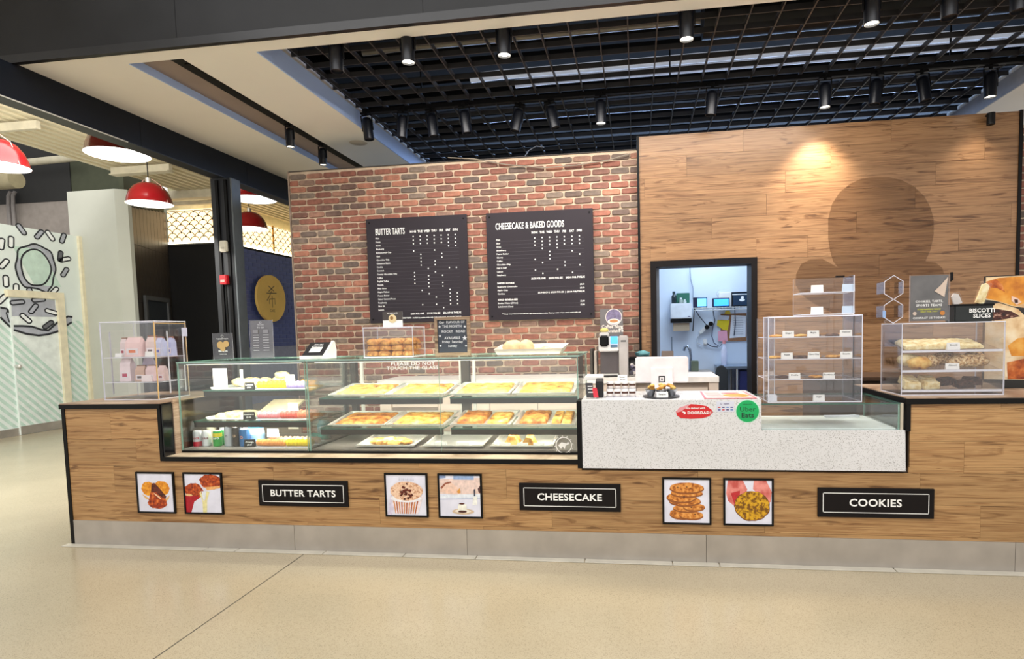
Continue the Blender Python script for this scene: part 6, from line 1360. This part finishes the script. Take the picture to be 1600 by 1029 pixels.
# ---- big food poster at the right edge
po = thing('food_poster', 'large leaning poster of filled pastries at the right edge', 'poster', (3.2, .52, CT))
PX0, PX1, PZ0, PZ1, PY = 2.965, 3.75, CT+.001, 1.85, .5
MB().box(PX0, PY, PZ0, PX1, PY+.02, PZ1).build('panel', mat((36, 34, 34), .5), po)
pr = MB(); mats = []; kk = [0]
def Q(pix, m):
    if m not in mats: mats.append(m)
    kk[0] += 1; pts = [at(x, y, Y=PY) for x, y in pix]
    pr.flat(ccw([(min(max(p.x, PX0+.002), PX1-.002), min(max(p.z, PZ0+.002), PZ1-.002)) for p in pts]), (0, PY, 0), lift=.0005+.0003*kk[0], mi=mats.index(m))
o1 = baked('poster_crust', [(.3, (176, 92, 20)), (.5, (226, 148, 44)), (.7, (244, 190, 96))], .4, 8, 0); o2 = baked('poster_dough', [(.3, (206, 160, 110)), (.5, (236, 206, 160)), (.7, (248, 232, 200))], .4, 10, 0); o3_ = baked('poster_filling', [(.35, (36, 14, 10)), (.55, (86, 38, 26)), (.7, (190, 150, 130))], .4, 40, 0); o4 = baked('poster_caramel', [(.3, (130, 52, 14)), (.5, (196, 98, 34)), (.7, (226, 150, 80))], .4, 20, 0)
Q([(1537, 433), (1640, 424), (1640, 600), (1537, 600)], o2)
Q([(1537, 440), (1560, 434), (1620, 430), (1640, 470), (1600, 474), (1585, 478), (1560, 470), (1537, 466)], o1); Q([(1541, 440), (1556, 436), (1566, 444), (1570, 456), (1558, 450), (1540, 448)], o4)
Q([(1537, 468), (1556, 470), (1580, 478), (1640, 486), (1640, 500), (1537, 480)], mat((40, 36, 34), .4))
Q([(1537, 478), (1560, 473), (1590, 482), (1604, 496), (1560, 500), (1537, 498)], o2); Q([(1538, 486), (1556, 482), (1580, 486), (1594, 494), (1572, 498), (1552, 501), (1538, 498)], o3_)
Q([(1537, 530), (1552, 508), (1580, 498), (1640, 494), (1640, 560), (1537, 556)], o2); Q([(1574, 540), (1590, 528), (1640, 524), (1640, 556), (1580, 556)], o1); Q([(1573, 566), (1600, 560), (1640, 562), (1640, 592), (1574, 592)], o4); Q([(1537, 560), (1572, 556), (1574, 590), (1537, 575)], o2); Q([(1537, 592), (1640, 594), (1640, 620), (1537, 620)], mat((34, 36, 34), .4))
Q([(1580, 462), (1590, 466), (1596, 472), (1588, 476), (1580, 470)], mat((236, 200, 180), .4)); Q([(1584, 467), (1590, 468), (1590, 473), (1585, 473)], o3_)
pr.build('poster_print', mats, po)
MB().prism([(.52, CT+.001), (.7, CT+.001), (.7, CT+.01), (.521, 1.5)], 'x', 3.3, 3.32).build('strut', BLACKM, po)
one('side_cabinet', MB().box(2.05, 1.0, 0, 2.85, 1.5, 1.10).box(2.03, .98, 1.10, 2.87, 1.52, 1.13), mat((70, 48, 32), .5, 0, .15, 6), 'dark wooden cabinet behind the pastry box', 'cabinet', bevel=.004)
one('black_hook', MB().tube([at(x, y, Y=OY-.03) for x, y in [(1487, 425), (1487, 437), (1485, 438)]], .012, 8), BLACK, 'black hook on the oak wall above the notice', 'hook', smooth=60)
# ================================================================== BACK ROOM
def B(px, py, y=None): return at(px, py, Y=RY if y is None else y)
a, b_ = B(1048, 498, RY-.15), B(1081, 473, RY-.15)
s = thing('towel_dispenser', 'white paper towel dispenser on the back room wall', 'dispenser', ((a.x+b_.x)/2, RY-.08, a.z-.1))
MB().box(a.x, RY-.16, a.z, b_.x, RY-.001, b_.z).build('cabinet', mat((226, 228, 232), .4), s, bevel=.01); MB().box(a.x+.005, RY-.155, B(1048, 504, RY-.15).z, b_.x-.004, RY-.01, a.z).build('slot', BLACK, s)
c0, c1 = B(1052, 517, RY-.12), B(1077, 504, RY-.12); MB().box(c0.x, RY-.125, c0.z, c1.x, RY-.118, c1.z).build('paper_towel', mat((190, 168, 140), .7), s); MB().box(b_.x-.05, RY-.162, a.z+.02, b_.x-.02, RY-.159, a.z+.03).build('badge', mat((90, 100, 130), .4), s)
top_z = b_.z
for k, (px, c, h_, r_) in enumerate([(1053, (24, 40, 44), .15, .03), (1064, (150, 160, 150), .07, .025), (1070, (200, 206, 200), .05, .02)]):
    q = B(px, 473, RY-.08); s = thing('cleaner_bottle', ['tall black', 'grey', 'small white'][k]+' bottle on top of the towel dispenser', 'bottle', (q.x, RY-.08, top_z), group='bottles on the towel dispenser')
    MB().lathe([(r_*.9, 0), (r_, .004), (r_, h_*.6), (r_*.6, h_*.72), (r_*.5, h_*.8)], (q.x, RY-.08, top_z+.001), 16).build('body', mat(c, .3), s, smooth=50); MB().lathe([(r_*.62, h_*.78), (r_*.62, h_), (0, h_)], (q.x, RY-.08, top_z+.001), 14).build('cap', mat((40, 60, 66) if k == 0 else (230, 230, 230), .4), s, smooth=50)
q0, q1 = B(1057, 473, RY-.05), B(1080, 457, RY-.05); one('green_carton', MB().box(q0.x, RY-.05, top_z+.001, q1.x-.02, RY-.01, q1.z), mat((40, 104, 84), .5), 'green carton behind the bottles on the dispenser', 'carton', bevel=.003)
sh_ = thing('wire_shelf', 'white wire shelf on the back room wall', 'shelf', (1.75, RY-.1, B(1130, 479).z-.03)); zs_ = B(1130, 480, RY-.2).z; xs0 = B(1084, 480, RY-.2).x
for i in range(9): MB().tube([(xs0, RY-.22+i*.026, zs_), (2.65, RY-.22+i*.026, zs_)], .0035, 6).build('wire', WHITE, sh_, smooth=60)
MB().tube([(xs0, RY-.225, zs_-.03), (2.65, RY-.225, zs_-.03)], .004, 6).build('front_wire', WHITE, sh_, smooth=60)
for i in range(24): x = xs0+.02+i*.04; MB().tube([(x, RY-.224, zs_-.03), (x, RY-.224, zs_+.004), (x, RY-.005, zs_+.004)], .0025, 5).build('cross_wire', WHITE, sh_)
MB().tube([(xs0+.005, RY-.22, zs_), (xs0+.005, RY-.01, zs_-.28)], .006, 6).build('bracket', BLACK, sh_)
for k, (x0p, x1p, y0p, y1p, c, em_) in enumerate([(1083, 1105, 465, 478, (110, 190, 240), 1.0), (1113, 1140, 466, 477, (60, 150, 250), 1.2), (1143, 1180, 456, 476, (44, 62, 84), .0)]):
    q0, q1 = B(x0p, y1p, RY-.15), B(x1p, y0p, RY-.15); s = thing('tablet', ['leftmost tablet with pale blue screen on the wire shelf', 'middle tablet with bright blue screen on the wire shelf', 'rightmost dark tablet with a white emblem on the wire shelf'][k], 'tablet', ((q0.x+q1.x)/2, RY-.15, zs_), group='order tablets on the wire shelf')
    MB().box(q0.x, RY-.152, zs_+.006, q1.x, RY-.138, q1.z+.008).build('body', mat((16, 26, 60) if k < 2 else (14, 18, 26), .35), s, bevel=.003); MB().box(q0.x+.02+(.03 if k == 0 else 0), RY-.1545, zs_+.022, q1.x-.012, RY-.1522, q1.z-.004).build('screen', mat(c, .2, emit=em_), s)
    MB().box((q0.x+q1.x)/2-.05, RY-.137, zs_+.006, (q0.x+q1.x)/2+.05, RY-.08, zs_+.012).build('stand', BLACK, s)
    if k == 2:
        pr = MB(); e0 = B(1160, 467, RY-.155); pr.flat(circ(0, .02, .018, n=14), (e0.x, RY-.1546, e0.z), lift=.001); pr.flat(circ(-.005, -.01, .034, .016, n=14), (e0.x, RY-.1546, e0.z), lift=.0015); pr.flat([(-.12, .055), (.1, .055), (.1, .064), (-.12, .064)], (e0.x, RY-.1546, e0.z), lift=.001); pr.build('screen_emblem', PAPER, s)
q0, q1 = B(1123, 465, RY-.05), B(1142, 456, RY-.05); rt = thing('router', 'white router with looped cables behind the tablets', 'router', ((q0.x+q1.x)/2, RY-.05, zs_)); MB().box(q0.x, RY-.09, zs_+.006, q1.x, RY-.03, q1.z).build('body', WHITE, rt, bevel=.008); MB().tube([(q0.x, RY-.05, q0.z), (q0.x-.03, RY-.05, q0.z+.05), (q0.x, RY-.05, q1.z+.03), (q1.x, RY-.05, q1.z+.03)], .004, 6).build('cable', mat((206, 206, 206), .5), rt, smooth=60)
nb = thing('notice_board', 'cork notice board with pinned papers in the back room', 'notice board', (2.1, RY-.01, 1.3)); q0, q1 = B(1126, 533), B(1166, 489)
MB().box(q0.x, RY-.015, q0.z, q1.x, RY-.001, q1.z).build('cork', mat((150, 104, 70), .9, 0, .2, 40), nb)
for k, (pts, c) in enumerate([([(1140, 528), (1165, 526), (1166, 493), (1143, 492)], (232, 232, 236)), ([(1120, 508), (1130, 515), (1137, 516), (1140, 500), (1121, 500)], (236, 210, 40)), ([(1122, 533), (1137, 533), (1136, 516), (1122, 517)], (240, 170, 190)), ([(1132, 490), (1142, 490), (1140, 485), (1134, 485)], (236, 200, 60)), ([(1121, 499), (1138, 500), (1140, 493), (1122, 492)], (214, 216, 226))]):
    w2 = [B(x, y, RY-.017-.001*k) for x, y in pts]; MB().prism(ccw([(p.x, p.z) for p in w2]), 'y', RY-.0172-.001*k, RY-.0164-.001*k).build('pinned_paper', mat(c, .7), nb)
pr = MB()
for k in range(8): e0 = B(1146, 497+k*3.6, RY-.0185); pr.flat([(0, 0), (.12, 0), (.12, .004), (0, .004)], (e0.x, RY-.0175, e0.z), lift=.001)
pr.build('handwriting', mat((110, 110, 130), .7), nb)
pw = thing('power_strip', 'white power strip with black plugs hanging on the wall', 'power strip', tuple(B(1105, 512, RY-.02))); q0, q1 = B(1093, 520, RY-.02), B(1113, 503, RY-.02); dv_ = (q1-q0).normalized(); nn_ = Vector((-dv_.z, 0, dv_.x))*.02
MB().prism([(p.x, p.z) for p in (q0-nn_, q1-nn_, q1+nn_, q0+nn_)], 'y', RY-.045, RY-.004).build('housing', WHITE, pw)
for t_ in (.55, .85): c_ = q0.lerp(q1, t_); MB().cyl((c_.x, RY-.045, c_.z), .028, -.035, 12, 'y').build('plug', BLACK, pw, smooth=40)
one('wall_outlet', MB().box(B(1099, 539).x, RY-.012, B(1099, 539).z, B(1104, 529).x, RY-.001, B(1104, 529).z).cyl((B(1102, 535).x, RY-.012, B(1102, 535).z), .02, -.03, 12, 'y'), WHITE, 'white wall outlet with a plug below the power strip', 'outlet')
for k, (pp_, c) in enumerate([([(1078, 418), (1079, 435), (1083, 450), (1083, 468)], (150, 160, 180)), ([(1086, 483), (1092, 493), (1102, 505), (1104, 508)], (60, 64, 80)), ([(1114, 482), (1115, 492), (1117, 500), (1115, 508)], (70, 74, 90)), ([(1094, 520), (1089, 528), (1090, 536), (1098, 539)], (220, 222, 226)), ([(1114, 508), (1112, 525), (1116, 536), (1124, 541), (1128, 537)], (90, 94, 120)), ([(1104, 536), (1112, 541), (1122, 542)], (70, 74, 90)), ([(1148, 478), (1149, 505), (1147, 524)], (80, 84, 100))]):
    one('wall_cable', MB().tube([B(x, y, RY-.03) for x, y in pp_], .006, 6), mat(c, .5), ['pale cable running up the back room wall', 'dark cable from the wire shelf to the power strip', 'cable from the tablets to the black plug', 'white cable looping under the power strip', 'grey cable looping towards the pink note', 'short cable from the outlet', 'thin cable hanging over the pinned list'][k], 'cable', 'cables on the back room wall', smooth=60)
sk = thing('sink_unit', 'pale sink unit with tall bent tap in the back room', 'sink', (1.3, RY-.3, 0)); zk_ = B(1090, 580, RY-.3).z
MB().box(.62, RY-.45, 0, 1.50, RY-.01, zk_-.03).build('cabinet', mat((206, 190, 176), .6), sk); MB().box(.60, RY-.47, zk_-.03, 1.52, RY-.005, zk_).build('top', mat((176, 160, 146), .5), sk)
pts = [B(1079, 577, RY-.2), B(1079.5, 556, RY-.2), B(1078, 546, RY-.2), B(1074, 540, RY-.2), B(1070, 542, RY-.2), B(1068.5, 548, RY-.2)]
pts[0].z = zk_; MB().tube(pts, .016, 10).build('tap', mat((150, 160, 176), .2, .9), sk, smooth=60)
q = B(1043, 560, RY-.2); kb = thing('knife_block', 'wooden utensil block on the sink unit', 'utensil block', (q.x, RY-.2, zk_)); MB().prism([(q.x-.09, zk_+.001), (q.x+.07, zk_+.001), (q.x+.07, B(1050, 548, RY-.2).z), (q.x-.07, B(1040, 548, RY-.2).z)], 'y', RY-.26, RY-.14).build('block', mat((186, 150, 124), .6), kb)
for dx in (-.03, .01, .04): MB().tube([(q.x+dx, RY-.27, zk_+.05), (q.x+dx+.02, RY-.28, zk_+.13)], .012, 8).build('handle', BLACK, kb, smooth=60)
e0 = B(1050, 548, RY-.2); MB().tube([(e0.x, RY-.2, e0.z), (e0.x, RY-.2, B(1050, 526, RY-.2).z)], .005, 6).build('skewer', mat((90, 100, 116), .4), kb, smooth=60)
q0, q1 = B(1080, 576, RY-.25), B(1091, 563, RY-.25); one('spice_tin', MB().box(q0.x, RY-.3, zk_+.001, q1.x, RY-.2, q1.z), mat((110, 120, 100), .5), 'olive tin beside the tap', 'tin', bevel=.005)
q0, q1 = B(1127, 570, RY-.2), B(1136, 541, RY-.2); s = thing('spray_bottle', 'white tall bottle standing on the blue bin table', 'bottle', ((q0.x+q1.x)/2, RY-.2, q0.z)); cx_ = (q0.x+q1.x)/2; r_ = (q1.x-q0.x)/2; hh_ = q1.z-q0.z
MB().lathe([(r_*.9, 0), (r_, .006), (r_, hh_*.8), (r_*.5, hh_), (r_*.45, hh_+.04)], (cx_, RY-.2, q0.z), 18).build('body', mat((222, 222, 240), .35), s, smooth=50); MB().lathe([(r_*.6, hh_+.035), (r_*.6, hh_+.075), (0, hh_+.075)], (cx_, RY-.2, q0.z), 14).build('cap', mat((236, 150, 150), .4), s, smooth=50)
tz = q0.z; tb = thing('steel_table', 'steel rack table with a blue bin at the back room right', 'table', (2.2, RY-.3, 0)); xA = B(1121, 572, RY-.3).x
MB().box(xA, RY-.5, tz-.03, 2.68, RY-.02, tz-.001).build('table_top', mat((150, 166, 186), .3, .6), tb)
for x in (xA+.02, xA+.2, 2.64):
    for y in (RY-.48, RY-.05): MB().cyl((x, y, 0), .012, tz-.03, 8).build('leg', ALU, tb, smooth=40)
one('blue_bin', MB().prism([(xA+.22, .55), (2.62, .55), (2.6, tz-.06), (xA+.24, tz-.06)], 'y', RY-.46, RY-.1).box(xA+.05, RY-.47, .5, 2.66, RY-.04, .548), mat((52, 60, 120), .5), 'dark blue bin under the steel table', 'bin')
q0 = B(1117, 600, 2.6); q1 = B(1132, 570, 2.6); ch_ = thing('black_chair', 'black chair back standing in the back room doorway', 'chair', ((q0.x+q1.x)/2, 2.6, 0))
MB().prism([(q0.x, .72), (q1.x+.03, .72), (q1.x+.03, q1.z-.05), (q1.x-.02, q1.z), (q0.x+.03, q1.z-.01), (q0.x, q1.z-.08)], 'y', 2.57, 2.6).build('backrest', mat((36, 44, 54), .5), ch_, bevel=.008); MB().box(q0.x-.02, 2.6, .44, q1.x+.28, 3.02, .48).build('seat', mat((36, 44, 54), .5), ch_, bevel=.008)
for x in (q0.x, q1.x+.24):
    for y in (2.62, 2.98): MB().cyl((x, y, 0), .012, .44, 8).build('leg', BLACK, ch_, smooth=40)
for x in (q0.x+.02, q1.x+.0): MB().cyl((x, 2.612, .48), .011, .28, 8).build('back_post', BLACK, ch_, smooth=40)
